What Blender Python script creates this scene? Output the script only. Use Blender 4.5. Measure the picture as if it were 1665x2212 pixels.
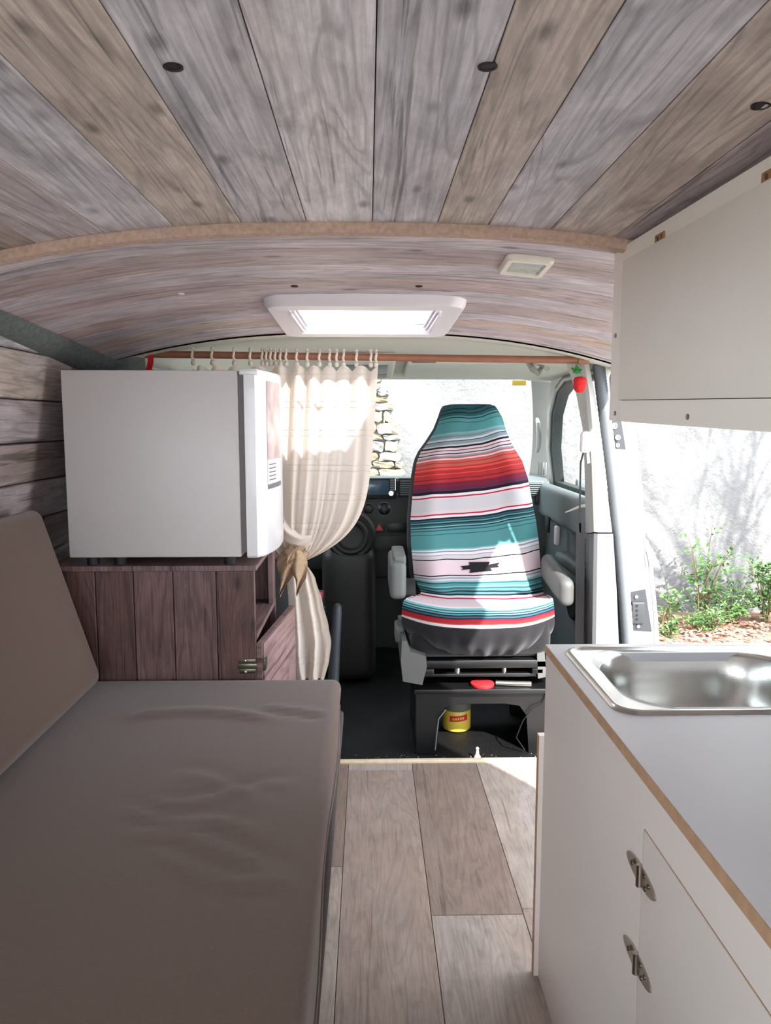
import bpy, bmesh, math, random
from mathutils import Vector, Matrix
random.seed(7)
for o in list(bpy.data.objects):
    bpy.data.objects.remove(o, do_unlink=True)
S = bpy.context.scene
COL = S.collection

# ------------------------------------------------------------------ camera
F = 1662.0
EYE = 1.10
PITCH = -math.atan(198 / F)
YAW = math.atan(37.5 / math.hypot(F, 198))
cd = bpy.data.cameras.new('camera')
cam = bpy.data.objects.new('camera', cd)
COL.objects.link(cam)
cam.location = (0, 0, EYE)
cam.rotation_euler = (math.pi / 2 + PITCH, 0, -YAW)
cd.sensor_fit = 'VERTICAL'
cd.sensor_height = 24
cd.lens = 24 * F / 2212
cd.clip_start = 0.02
S.camera = cam

# ------------------------------------------------------------------ sky, sun, exposure
w = bpy.data.worlds.new('sky')
S.world = w
w.use_nodes = True
bg = w.node_tree.nodes['Background']
bg.inputs[0].default_value = (0.85, 0.92, 1.0, 1)
bg.inputs[1].default_value = 2.5
sd = bpy.data.lights.new('sun', 'SUN')
sd.energy = 5.4
sd.angle = math.radians(0.8)
sd.color = (1.0, 0.97, 0.92)
sun = bpy.data.objects.new('sun', sd)
COL.objects.link(sun)
SUN_DIR = Vector((-0.50, 1.0, -0.92)).normalized()
sun.rotation_euler = SUN_DIR.to_track_quat('-Z', 'Y').to_euler()
sun.location = (3, -4, 5)
S.view_settings.view_transform = 'Standard'
S.view_settings.look = 'None'
S.view_settings.gamma = 1
S.view_settings.use_curve_mapping = False
S.view_settings.exposure = 1.55

# ------------------------------------------------------------------ helpers
def at(px, py, Y):
    """world point seen at photograph pixel (px, py) at depth Y"""
    cp, sp, cy, sy = math.cos(PITCH), math.sin(PITCH), math.cos(YAW), math.sin(YAW)
    fw = Vector((sy * cp, cy * cp, sp)); r = Vector((cy, -sy, 0)); u = r.cross(fw)
    v = r * ((px - 832.5) / F) - u * ((py - 1106) / F) + fw
    p = v * (Y / v.y)
    return Vector((p.x, Y, p.z + EYE))

def lin(c):
    return tuple((x / 255 / 12.92) if x / 255 <= 0.04045 else ((x / 255 + 0.055) / 1.055) ** 2.4 for x in c)

class MB:
    def __init__(s):
        s.v = []; s.f = []; s.uv = []; s.mi = []
    def add(s, vs, fs, uvs=None, mi=0):
        b = len(s.v)
        s.v += [tuple(p) for p in vs]
        s.uv += (uvs if uvs else [(0, 0)] * len(vs))
        s.f += [tuple(i + b for i in f) for f in fs]
        s.mi += [mi] * len(fs)
        return s
    def box(s, x0, x1, y0, y1, z0, z1, r=0.0, seg=2):
        if r <= 0:
            vs = [(x, y, z) for z in (z0, z1) for y in (y0, y1) for x in (x0, x1)]
            return s.add(vs, [(0, 2, 3, 1), (4, 5, 7, 6), (0, 1, 5, 4), (2, 6, 7, 3), (0, 4, 6, 2), (1, 3, 7, 5)])
        bm = bmesh.new()
        bmesh.ops.create_cube(bm, size=1)
        for v in bm.verts:
            v.co = Vector(((x0 + x1) / 2 + v.co.x * (x1 - x0), (y0 + y1) / 2 + v.co.y * (y1 - y0), (z0 + z1) / 2 + v.co.z * (z1 - z0)))
        r = min(r, 0.49 * min(x1 - x0, y1 - y0, z1 - z0))
        bmesh.ops.bevel(bm, geom=bm.edges[:], offset=r, segments=seg, profile=0.5, affect='EDGES')
        bm.verts.index_update()
        s.add([v.co[:] for v in bm.verts], [[v.index for v in f.verts] for f in bm.faces])
        bm.free(); return s
    def tube(s, pts, rad, n=10, cap=True):
        pts = [Vector(p) for p in pts]
        if not hasattr(rad, '__len__'): rad = [rad] * len(pts)
        vs = []; fs = []
        prev = None
        for i, p in enumerate(pts):
            t = (pts[min(i + 1, len(pts) - 1)] - pts[max(i - 1, 0)]).normalized()
            if prev is None:
                a = Vector((0, 0, 1)) if abs(t.z) < .9 else Vector((1, 0, 0))
                nx = t.cross(a).normalized()
            else:
                nx = (prev - t * prev.dot(t)).normalized()
            prev = nx; ny = t.cross(nx)
            for k in range(n):
                a = 2 * math.pi * k / n
                vs.append(p + (nx * math.cos(a) + ny * math.sin(a)) * rad[i])
        for i in range(len(pts) - 1):
            for k in range(n):
                fs.append((i * n + k, i * n + (k + 1) % n, (i + 1) * n + (k + 1) % n, (i + 1) * n + k))
        if cap:
            fs.append(tuple(range(n))[::-1]); fs.append(tuple((len(pts) - 1) * n + k for k in range(n)))
        return s.add(vs, fs)
    def lathe(s, prof, c, n=24, axis='z'):
        vs = []; fs = []
        for r, h in prof:
            for k in range(n):
                a = 2 * math.pi * k / n
                d = {'z': (r * math.cos(a), r * math.sin(a), h), 'y': (r * math.cos(a), h, r * math.sin(a)), 'x': (h, r * math.cos(a), r * math.sin(a))}[axis]
                vs.append((c[0] + d[0], c[1] + d[1], c[2] + d[2]))
        m = len(prof)
        for i in range(m - 1):
            for k in range(n):
                fs.append((i * n + k, i * n + (k + 1) % n, (i + 1) * n + (k + 1) % n, (i + 1) * n + k))
        fs.append(tuple(range(n))); fs.append(tuple((m - 1) * n + k for k in range(n)))
        return s.add(vs, fs)
    def loops(s, loops, cap0=False, cap1=True):
        n = len(loops[0]); vs = [p for l in loops for p in l]; fs = []
        for i in range(len(loops) - 1):
            for k in range(n):
                fs.append((i * n + k, i * n + (k + 1) % n, (i + 1) * n + (k + 1) % n, (i + 1) * n + k))
        if cap0: fs.append(tuple(range(n))[::-1])
        if cap1: fs.append(tuple((len(loops) - 1) * n + k for k in range(n)))
        return s.add(vs, fs)
    def prism(s, pts, d):
        """polygon (3-D points) pushed along vector d"""
        n = len(pts); d = Vector(d)
        a = [Vector(p) for p in pts]; b = [p + d for p in a]
        fs = [tuple(range(n)), tuple(range(n, 2 * n))[::-1]] + [(k, k + n, (k + 1) % n + n, (k + 1) % n) for k in range(n)]
        return s.add(a + b, fs)
    def grid(s, fn, nu, nv, uvfn=None, mi=0, close_u=False):
        vs = []; uvs = []; fs = []
        for j in range(nv + 1):
            for i in range(nu + 1):
                vs.append(tuple(fn(i / nu, j / nv))); uvs.append(uvfn(i / nu, j / nv) if uvfn else (i / nu, j / nv))
        for j in range(nv):
            for i in range(nu):
                a = j * (nu + 1) + i
                fs.append((a, a + 1, a + nu + 2, a + nu + 1))
        return s.add(vs, fs, uvs, mi)
    def soft(s, x0, x1, y0, y1, z0, z1, r, n=(6, 6, 4), disp=None):
        """rounded, subdivided box whose surface may be displaced"""
        c = [(x0, x1), (y0, y1), (z0, z1)]
        def put(p):
            q = [min(max(p[i], c[i][0] + r), c[i][1] - r) for i in range(3)]
            d = Vector([p[i] - q[i] for i in range(3)])
            o = Vector(q) + (d.normalized() * r if d.length > 1e-9 else d)
            if disp: o = Vector(disp(o))
            return o
        def ticks(a, b, k):
            t = [a + (b - a) * i / k for i in range(k + 1)]
            e = [a, a + .3 * r, a + .65 * r, a + r, b - r, b - .65 * r, b - .3 * r, b]
            t = sorted([x for x in t if a + r < x < b - r] + e)
            return t
        T = [ticks(*c[i], n[i]) for i in range(3)]
        bm = bmesh.new()
        for ax in range(3):
            u, v = (ax + 1) % 3, (ax + 2) % 3
            for side in (0, 1):
                g = []
                for b_ in T[v]:
                    row = []
                    for a_ in T[u]:
                        p = [0, 0, 0]; p[ax] = c[ax][side]; p[u] = a_; p[v] = b_
                        row.append(bm.verts.new(put(p)))
                    g.append(row)
                for j in range(len(g) - 1):
                    for i in range(len(g[0]) - 1):
                        q = (g[j][i], g[j][i + 1], g[j + 1][i + 1], g[j + 1][i])
                        bm.faces.new(q if side else q[::-1])
        bmesh.ops.remove_doubles(bm, verts=bm.verts[:], dist=1e-5)
        bm.verts.index_update()
        s.add([v.co[:] for v in bm.verts], [[v.index for v in f.verts] for f in bm.faces])
        bm.free(); return s
    def build(s, name, m, parent=None, smooth=None, angle=40):
        org = Vector((0, 0, 0)); p = parent
        while p is not None:
            org += p.location; p = p.parent
        me = bpy.data.meshes.new(name)
        me.from_pydata([(a - org.x, b - org.y, c - org.z) for a, b, c in s.v], [], s.f)
        ul = me.uv_layers.new(name='UVMap')
        for l in me.loops: ul.data[l.index].uv = s.uv[l.vertex_index]
        for mm in (m if isinstance(m, (list, tuple)) else [m]): me.materials.append(mm)
        for i, pl in enumerate(me.polygons):
            pl.material_index = s.mi[i]
        bm = bmesh.new(); bm.from_mesh(me)
        bmesh.ops.recalc_face_normals(bm, faces=bm.faces[:])
        bm.to_mesh(me); bm.free()
        if smooth is None: smooth = True
        if smooth:
            for pl in me.polygons: pl.use_smooth = True
            try: me.set_sharp_from_angle(angle=math.radians(angle))
            except Exception: pass
        me.update()
        o = bpy.data.objects.new(name, me)
        COL.objects.link(o)
        if parent is not None: o.parent = parent
        return o

def thing(name, label, cat, loc=(0, 0, 0), group=None):
    o = bpy.data.objects.new(name, None); COL.objects.link(o)
    o.empty_display_size = .05
    o.location = loc
    return tag(o, label, cat, group)
def tag(o, label=None, cat=None, group=None, kind=None):
    if label: o['label'] = label
    if cat: o['category'] = cat
    if group: o['group'] = group
    if kind: o['kind'] = kind
    return o
def struct(o, label=None):
    o['kind'] = 'structure'
    if label: o['label'] = label
    return o
def share(src, name, parent, loc, rot=(0, 0, 0), color=None, scale=(1, 1, 1)):
    c = src.copy(); c.name = name; COL.objects.link(c); c.parent = parent
    c.location = loc; c.rotation_euler = rot; c.scale = scale
    if color: c.color = color
    return c
def rrect(x0, x1, y0, y1, z, r, n=6):
    pts = []
    for cx, cy, a0 in ((x1 - r, y1 - r, 0), (x0 + r, y1 - r, 90), (x0 + r, y0 + r, 180), (x1 - r, y0 + r, 270)):
        for k in range(n + 1):
            a = math.radians(a0 + 90 * k / n)
            pts.append(Vector((cx + r * math.cos(a), cy + r * math.sin(a), z)))
    return pts

# ------------------------------------------------------------------ materials
def new(name):
    m = bpy.data.materials.new(name); m.use_nodes = True
    nt = m.node_tree
    return m, nt, nt.nodes['Principled BSDF'], nt.nodes, nt.links
def plain(name, rgb, rough=.5, metal=0, var=.06, scale=8, bump=0, bscale=200, spec=.5, coat=0, sheen=0):
    m, nt, b, N, L = new(name)
    tc = N.new('ShaderNodeTexCoord')
    no = N.new('ShaderNodeTexNoise'); no.inputs['Scale'].default_value = scale; no.inputs['Detail'].default_value = 5
    L.new(tc.outputs['Object'], no.inputs['Vector'])
    hs = N.new('ShaderNodeMapRange'); hs.inputs[1].default_value = .3; hs.inputs[2].default_value = .7
    hs.inputs[3].default_value = 1 - var; hs.inputs[4].default_value = 1 + var
    L.new(no.outputs['Fac'], hs.inputs[0])
    mx = N.new('ShaderNodeVectorMath'); mx.operation = 'SCALE'
    mx.inputs[0].default_value = lin(rgb)
    L.new(hs.outputs[0], mx.inputs['Scale'])
    L.new(mx.outputs[0], b.inputs['Base Color'])
    b.inputs['Roughness'].default_value = rough; b.inputs['Metallic'].default_value = metal
    b.inputs['Specular IOR Level'].default_value = spec
    b.inputs['Coat Weight'].default_value = coat
    b.inputs['Sheen Weight'].default_value = sheen
    if bump:
        n2 = N.new('ShaderNodeTexNoise'); n2.inputs['Scale'].default_value = bscale; n2.inputs['Detail'].default_value = 4
        L.new(tc.outputs['Object'], n2.inputs['Vector'])
        bp = N.new('ShaderNodeBump'); bp.inputs['Strength'].default_value = bump; bp.inputs['Distance'].default_value = .004
        L.new(n2.outputs['Fac'], bp.inputs['Height']); L.new(bp.outputs[0], b.inputs['Normal'])
    return m
def math_node(N, L, op, a, b=None, c=None, clamp=False):
    n = N.new('ShaderNodeMath'); n.operation = op; n.use_clamp = clamp
    for i, x in enumerate((a, b, c)):
        if x is None: continue
        if isinstance(x, (int, float)): n.inputs[i].default_value = x
        else: L.new(x, n.inputs[i])
    return n.outputs[0]
def wood(name, dark=.55, contrast=1.0, knots=True, rough=.45, gu=1.0):
    """printed board: grain runs along UV.x (metres), object colour is the board's tone"""
    m, nt, b, N, L = new(name)
    uv = N.new('ShaderNodeUVMap'); oi = N.new('ShaderNodeObjectInfo')
    sc = N.new('ShaderNodeVectorMath'); sc.operation = 'SCALE'; sc.inputs[0].default_value = (37.0, 11.0, 5.0)
    L.new(oi.outputs['Random'], sc.inputs['Scale'])
    ad = N.new('ShaderNodeVectorMath'); ad.operation = 'ADD'
    L.new(uv.outputs[0], ad.inputs[0]); L.new(sc.outputs[0], ad.inputs[1])
    def mapped(su, sv):
        mp = N.new('ShaderNodeVectorMath'); mp.operation = 'MULTIPLY'; mp.inputs[1].default_value = (su, sv, 1)
        L.new(ad.outputs[0], mp.inputs[0]); return mp.outputs[0]
    def noise(su, sv, detail=4, dist=0.0, rough_=.6):
        n = N.new('ShaderNodeTexNoise'); n.inputs['Scale'].default_value = 1; n.inputs['Detail'].default_value = detail
        n.inputs['Distortion'].default_value = dist; n.inputs['Roughness'].default_value = rough_
        L.new(mapped(su, sv), n.inputs['Vector']); return n.outputs['Fac']
    def rng(x, a, b_, c, d):
        r = N.new('ShaderNodeMapRange'); L.new(x, r.inputs[0])
        for i, q in enumerate((a, b_, c, d)): r.inputs[i + 1].default_value = q
        return r.outputs[0]
    fine = rng(noise(7 * gu, 210, 5), .35, .65, 1 - .22 * contrast, 1 + .12 * contrast)
    # cathedral rings: bands of a slow noise field stretched along the board
    field = noise(1.1 * gu, 11, 3, .5, .42)
    rings = math_node(N, L, 'SINE', math_node(N, L, 'MULTIPLY', field, 95.0))
    rings = rng(rings, .25, 1.0, 1.0, 1 - .26 * contrast)
    blot = rng(noise(7 * gu, 18, 6, .5, .7), .3, .7, 1 - .55 * contrast * dark, 1 + .26 * contrast)
    fac = math_node(N, L, 'MULTIPLY', math_node(N, L, 'MULTIPLY', fine, rings), blot)
    # fine cracks
    crk = rng(noise(1.3 * gu, 42, 3, .5), .63, .67, 1.0, 1 - .5 * contrast)
    fac = math_node(N, L, 'MULTIPLY', fac, crk)
    if knots:
        vo = N.new('ShaderNodeTexVoronoi'); vo.inputs['Scale'].default_value = 1; vo.inputs['Randomness'].default_value = 1
        L.new(mapped(6.5, 15), vo.inputs['Vector'])
        kn = rng(vo.outputs['Distance'], .05, .17, .42, 1.0)
        fac = math_node(N, L, 'MULTIPLY', fac, kn)
    cs = N.new('ShaderNodeVectorMath'); cs.operation = 'SCALE'
    L.new(oi.outputs['Color'], cs.inputs[0]); L.new(fac, cs.inputs['Scale'])
    # blotches drift warm / cool
    hu = N.new('ShaderNodeMix'); hu.data_type = 'RGBA'; hu.blend_type = 'MULTIPLY'
    L.new(rng(noise(2 * gu, 9, 3), .35, .65, 0, .6), hu.inputs['Factor'])
    L.new(cs.outputs[0], hu.inputs['A']); hu.inputs['B'].default_value = (1.0, .92, .85, 1)
    L.new(hu.outputs['Result'], b.inputs['Base Color'])
    b.inputs['Roughness'].default_value = rough
    b.inputs['Specular IOR Level'].default_value = .35
    bp = N.new('ShaderNodeBump'); bp.inputs['Strength'].default_value = .22; bp.inputs['Distance'].default_value = .002
    L.new(fac, bp.inputs['Height']); L.new(bp.outputs[0], b.inputs['Normal'])
    return m
def glass(name, tint=(.93, .97, .96), gloss=.08):
    m, nt, b, N, L = new(name)
    N.remove(b)
    tr = N.new('ShaderNodeBsdfTransparent'); tr.inputs[0].default_value = (*tint, 1)
    gl = N.new('ShaderNodeBsdfGlossy'); gl.inputs['Roughness'].default_value = .02
    fr = N.new('ShaderNodeFresnel'); fr.inputs['IOR'].default_value = 1.4
    mx = N.new('ShaderNodeMixShader')
    L.new(math_node(N, L, 'MULTIPLY', fr.outputs[0], gloss * 10), mx.inputs[0])
    L.new(tr.outputs[0], mx.inputs[1]); L.new(gl.outputs[0], mx.inputs[2])
    L.new(mx.outputs[0], N['Material Output'].inputs[0])
    return m

M = {}
M['wood'] = wood('weathered_board')
M['wood_dark'] = wood('dark_red_board', contrast=1.1)
M['floor'] = wood('greige_oak_vinyl', dark=.5, contrast=.6, knots=False, rough=.42, gu=1.6)
M['batten'] = plain('chipboard_strip', (190, 160, 142), .8, var=.16, scale=120, bump=.5, bscale=260)
M['backing'] = plain('dark_board_backing', (40, 32, 30), .9)
M['metal_white'] = plain('white_body_paint', (238, 238, 234), .3, var=.01, coat=.3)
M['white_plastic'] = plain('white_plastic', (226, 218, 222), .35, var=.01)
M['laminate'] = plain('white_laminate', (232, 219, 211), .42, var=.02, scale=3)
M['laminate_up'] = plain('cream_laminate', (238, 227, 217), .45, var=.025, scale=3)
M['worktop'] = plain('grey_worktop', (206, 206, 211), .33, var=.03, scale=5)
M['ply'] = plain('plywood_edge', (186, 146, 114), .7, var=.12, scale=60)
M['steel'] = plain('brushed_steel', (200, 200, 196), .22, 1, var=.03, scale=14, bump=.03, bscale=400)
M['chrome'] = plain('nickel_steel', (180, 174, 164), .28, 1, var=.1, scale=60)
M['dark_steel'] = plain('tarnished_steel', (120, 116, 100), .35, 1, var=.15, scale=60)
M['fridge'] = plain('fridge_enamel', (204, 197, 195), .42, var=.01, bump=.12, bscale=330)
M['fridge_door'] = plain('fridge_door_enamel', (232, 229, 230), .22, var=.01, coat=.4)
M['gasket'] = plain('grey_gasket', (116, 108, 108), .6)
M['rubber'] = plain('black_rubber', (28, 28, 28), .6)
M['brown'] = plain('brown_fabric', (87, 65, 53), .95, var=.10, scale=260, bump=.35, bscale=900, sheen=.35, spec=.15)
M['grey_zip'] = plain('grey_underside_fabric', (64, 58, 58), .9)
M['felt'] = plain('grey_felt', (104, 108, 106), 1, var=.2, scale=90, bump=.6, bscale=350, spec=.1)
M['headliner'] = plain('pale_headliner', (206, 204, 192), .85, var=.02, bump=.1, bscale=500, spec=.2)
M['cabgrey'] = plain('light_grey_trim', (168, 166, 160), .55, var=.02, bump=.1, bscale=500)
M['cabmid'] = plain('mid_grey_trim', (112, 114, 116), .55, var=.03, bump=.1, bscale=500)
M['dash'] = plain('dash_plastic', (104, 112, 114), .5, var=.03, bump=.15, bscale=500)
M['dash_dark'] = plain('anthracite_plastic', (34, 33, 31), .5, var=.05, bump=.12, bscale=500)
M['black'] = plain('black_plastic', (20, 20, 20), .4)
M['seal'] = plain('black_window_seal', (38, 44, 44), .55)
M['armrest'] = plain('armrest_vinyl', (104, 107, 105), .5, var=.02, bump=.1, bscale=500)
M['armrest_dark'] = plain('grey_armrest_vinyl', (92, 92, 90), .5, var=.02, bump=.1, bscale=500)
M['blackcloth'] = plain('black_cover_cloth', (25, 24, 27), .85, var=.1, scale=40, bump=.2, bscale=500, sheen=.2, spec=.2)
M['blackmetal'] = plain('black_painted_steel', (12, 12, 13), .38, var=.1, scale=20)
M['mat'] = plain('black_rubber_mat', (12, 12, 13), .55, var=.8, scale=160, bump=1.0, bscale=260, spec=.3)
M['rod'] = plain('copper_brown_rod', (142, 90, 64), .5, var=.1, scale=30)
M['rope'] = plain('cream_tie', (214, 200, 186), .9, var=.08)
M['burlap'] = plain('burlap', (168, 142, 116), .95, var=.2, scale=150, bump=.6, bscale=300, spec=.1)
M['red'] = plain('red_yarn', (206, 24, 26), .8, var=.15, scale=90, bump=.7, bscale=160)
M['green'] = plain('green_yarn', (50, 120, 46), .8, var=.3, scale=120)
M['redplastic'] = plain('red_plastic', (196, 40, 44), .4)
M['yellow'] = plain('yellow_paint', (222, 190, 70), .4)
M['olive'] = plain('olive_lid', (96, 98, 86), .5)
M['slate'] = plain('slate_grip', (46, 54, 60), .5)
M['cream_w'] = plain('off_white', (226, 218, 204), .6)
M['hingewood'] = plain('brass_plate', (170, 124, 84), .45, .3, var=.1, scale=60)
M['sillwood'] = plain('raw_pine', (206, 188, 158), .7, var=.12, scale=40)
M['glass'] = glass('window_glass', gloss=.02)
M['ribseal'] = plain('grey_ribbed_seal', (104, 109, 114), .6)
M['plate'] = plain('dark_grey_plate', (62, 63, 66), .45, .3)
M['pane'] = glass('acrylic_pane', (.95, .96, 1.0), .05)
M['hole'] = plain('dark_hole', (30, 24, 24), .6)
M['leafgreen'] = plain('green_leaf', (76, 108, 54), .55, var=.35, scale=25)
M['stem'] = plain('woody_stem', (110, 92, 66), .9)
M['bark'] = plain('tree_bark', (86, 76, 66), .9, var=.2)
M['screen'] = plain('glossy_screen', (66, 88, 104), .12, var=.05)
M['seatgrey'] = plain('driver_seat_fabric', (70, 72, 76), .9)
M['mirrored'] = plain('lamp_reflector', (176, 184, 172), .3, 0, var=.2, scale=60)

def curtain_mat():
    m, nt, b, N, L = new('cream_cotton')
    uv = N.new('ShaderNodeUVMap')
    sp = N.new('ShaderNodeSeparateXYZ'); L.new(uv.outputs[0], sp.inputs[0])
    no = N.new('ShaderNodeTexNoise'); no.inputs['Scale'].default_value = 30; L.new(uv.outputs[0], no.inputs['Vector'])
    # woven horizontal ribs in groups
    s = math_node(N, L, 'SINE', math_node(N, L, 'MULTIPLY', sp.outputs[1], 330.0))
    g = math_node(N, L, 'GREATER_THAN', math_node(N, L, 'SINE', math_node(N, L, 'MULTIPLY', sp.outputs[1], 62.0)), .35)
    h = math_node(N, L, 'MULTIPLY', math_node(N, L, 'POWER', math_node(N, L, 'MAXIMUM', s, 0.0), 4.0), g)
    h2 = math_node(N, L, 'ADD', h, math_node(N, L, 'MULTIPLY', no.outputs['Fac'], .4))
    bp = N.new('ShaderNodeBump'); bp.inputs['Strength'].default_value = .5; bp.inputs['Distance'].default_value = .003
    L.new(h2, bp.inputs['Height'])
    N.remove(b)
    d = N.new('ShaderNodeBsdfDiffuse'); t = N.new('ShaderNodeBsdfTranslucent')
    d.inputs[0].default_value = (*lin((240, 229, 218)), 1); t.inputs[0].default_value = (*lin((240, 224, 208)), 1)
    L.new(bp.outputs[0], d.inputs['Normal'])
    mx = N.new('ShaderNodeMixShader'); mx.inputs[0].default_value = .38
    L.new(d.outputs[0], mx.inputs[1]); L.new(t.outputs[0], mx.inputs[2])
    L.new(mx.outputs[0], N['Material Output'].inputs[0])
    return m
M['curtain'] = curtain_mat()

def stripes_mat():
    """woven serape stripes: UV.y is the height along the cover (0 bottom .. 1 top)"""
    m, nt, b, N, L = new('serape_cover_cloth')
    uv = N.new('ShaderNodeUVMap')
    sp = N.new('ShaderNodeSeparateXYZ'); L.new(uv.outputs[0], sp.inputs[0])
    T0, T1 = 1362.0, 872.0
    no = N.new('ShaderNodeTexNoise'); no.inputs['Scale'].default_value = 5; no.inputs['Detail'].default_value = 1
    L.new(uv.outputs[0], no.inputs['Vector'])
    wob = math_node(N, L, 'MULTIPLY', math_node(N, L, 'SUBTRACT', no.outputs['Fac'], .5), .012)
    v = math_node(N, L, 'ADD', sp.outputs[1], wob)
    W = (214, 206, 208); LG = (192, 186, 190); TE = (78, 134, 136); TL = (112, 166, 168); DT = (40, 84, 90); NV = (26, 26, 44)
    BK = (24, 18, 28); OR = (184, 84, 75); RD = (162, 44, 46); DR = (120, 22, 44); PU = (84, 34, 62); CR = (168, 24, 56); PK = (208, 186, 190); GR = (128, 140, 148)
    seq = [  # (first photo row of the stripe at the cover's middle, colour), top to bottom
        (872, DT), (880, NV), (882, DT), (888, NV), (890, DT), (896, TE), (899, NV), (901, TE), (908, (46, 104, 108)), (910, TE), (928, TL), (931, GR), (935, TE), (938, GR),
        (942, LG), (946, DT), (948, GR), (955, LG), (958, BK), (962.5, PK), (967, DR), (969, LG), (974, PU), (976, PK), (979, GR), (982, OR), (985, PK),
        (988, OR), (994, RD), (996, OR), (1003, RD), (1005.5, (214, 74, 66)), (1010, RD), (1017, (220, 70, 66)), (1019, RD), (1028, DR), (1030, RD), (1036, DR),
        (1039, PU), (1041, DR), (1046, PU), (1055, BK), (1061, W), (1066, CR), (1069, PK), (1073, LG), (1097, PK), (1104, CR), (1107, W), (1112, NV), (1116, DT), (1119, NV), (1121, TE), (1124, NV),
        (1126, DT), (1130, TL), (1132, NV), (1134, TE), (1138, DT), (1140, TE), (1147, DT), (1149, TE), (1180, TL), (1183, W), (1186, GR), (1189, W), (1194, GR), (1196, LG), (1204, BK), (1206.5, PK),
        (1240, BK), (1242.5, LG), (1246, GR), (1249, LG), (1253, TL), (1257, DT), (1260, TE), (1265, TL), (1268, DT), (1271, TE), (1276, NV), (1279, TE), (1283, NV), (1287, W), (1292, CR),
        (1295, PK), (1312, W), (1315, TL), (1320, DT), (1322, TL), (1325, NV), (1327, TE), (1330, NV), (1332.5, DT), (1336, NV), (1339, CR), (1342, RD), (1349, OR), (1351, W), (1356, PK)]
    def tv(p): return (T0 - p) / (T0 - T1)
    seq = [(tv(p), c) for p, c in seq][::-1]     # ascending v of upper edge
    # stripe k covers v from tv(next row) to tv(row)
    edges = [0.0] + [a for a, c in seq][:-1]
    stripes = list(zip(edges, [c for a, c in seq]))
    chunks = [stripes[i:i + 30] for i in range(0, len(stripes), 30)]
    col = None
    for ch in chunks:
        lo = ch[0][0]; nxt = [s for s in stripes if s[0] > ch[-1][0]]
        hi = nxt[0][0] if nxt else 1.0
        r = N.new('ShaderNodeMapRange'); L.new(v, r.inputs[0])
        r.inputs[1].default_value = lo; r.inputs[2].default_value = hi
        cr = N.new('ShaderNodeValToRGB'); cr.color_ramp.interpolation = 'CONSTANT'
        els = cr.color_ramp.elements
        for i, (a, c) in enumerate(ch):
            p = (a - lo) / (hi - lo)
            if i == 0: els[0].position = 0; e = els[0]
            elif i == 1: els[1].position = p; e = els[1]
            else: e = els.new(p)
            e.color = (*lin(c), 1)
        L.new(r.outputs[0], cr.inputs[0])
        if col is None: col = cr.outputs[0]
        else:
            g = math_node(N, L, 'GREATER_THAN', v, lo)
            mx = N.new('ShaderNodeMix'); mx.data_type = 'RGBA'
            L.new(g, mx.inputs['Factor']); L.new(col, mx.inputs['A']); L.new(cr.outputs[0], mx.inputs['B'])
            col = mx.outputs['Result']
    L.new(col, b.inputs['Base Color'])
    b.inputs['Roughness'].default_value = .8; b.inputs['Specular IOR Level'].default_value = .2
    tc = N.new('ShaderNodeTexCoord'); n2 = N.new('ShaderNodeTexNoise'); n2.inputs['Scale'].default_value = 600
    L.new(tc.outputs['Object'], n2.inputs['Vector'])
    bp = N.new('ShaderNodeBump'); bp.inputs['Strength'].default_value = .2; bp.inputs['Distance'].default_value = .002
    L.new(n2.outputs['Fac'], bp.inputs['Height']); L.new(bp.outputs[0], b.inputs['Normal'])
    return m
M['serape'] = stripes_mat()

def plaster():
    m, nt, b, N, L = new('rough_white_plaster')
    tc = N.new('ShaderNodeTexCoord')
    def ns(sc, d=6, ro=.6):
        n = N.new('ShaderNodeTexNoise'); n.inputs['Scale'].default_value = sc; n.inputs['Detail'].default_value = d; n.inputs['Roughness'].default_value = ro
        L.new(tc.outputs['Object'], n.inputs['Vector']); return n.outputs['Fac']
    r = N.new('ShaderNodeValToRGB'); e = r.color_ramp.elements
    e[0].position = .35; e[0].color = (*lin((108, 107, 107)), 1); e[1].position = .62; e[1].color = (*lin((128, 127, 126)), 1)
    L.new(ns(1.6), r.inputs[0])
    # a few brick-red stains
    st = math_node(N, L, 'GREATER_THAN', ns(2.9, 2, .4), .735)
    mx = N.new('ShaderNodeMix'); mx.data_type = 'RGBA'
    L.new(math_node(N, L, 'MULTIPLY', st, .45), mx.inputs['Factor']); L.new(r.outputs[0], mx.inputs['A']); mx.inputs['B'].default_value = (*lin((220, 140, 116)), 1)
    L.new(mx.outputs['Result'], b.inputs['Base Color'])
    b.inputs['Roughness'].default_value = .95; b.inputs['Specular IOR Level'].default_value = .1
    h = math_node(N, L, 'ADD', math_node(N, L, 'MULTIPLY', ns(5, 8, .65), 1.0), math_node(N, L, 'MULTIPLY', ns(28, 5, .7), .35))
    bp = N.new('ShaderNodeBump'); bp.inputs['Strength'].default_value = .9; bp.inputs['Distance'].default_value = .05
    L.new(h, bp.inputs['Height']); L.new(bp.outputs[0], b.inputs['Normal'])
    return m
M['plaster'] = plaster()
def objcolor(name, rough=.9, var=.2, scale=14, bump=.5):
    m = plain(name, (255, 255, 255), rough, var=var, scale=scale, bump=bump, bscale=60)
    nt = m.node_tree; oi = nt.nodes.new('ShaderNodeObjectInfo')
    sc = [n for n in nt.nodes if n.type == 'VECT_MATH'][0]
    nt.links.new(oi.outputs['Color'], sc.inputs[0])
    return m
M['stone'] = objcolor('ledge_stone')
M['leaf_litter'] = plain('dry_leaf', (176, 130, 108), .8, var=.35, scale=30)
M['asphalt'] = plain('old_asphalt', (158, 156, 151), .95, var=.25, scale=30, bump=.6, bscale=60)
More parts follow.
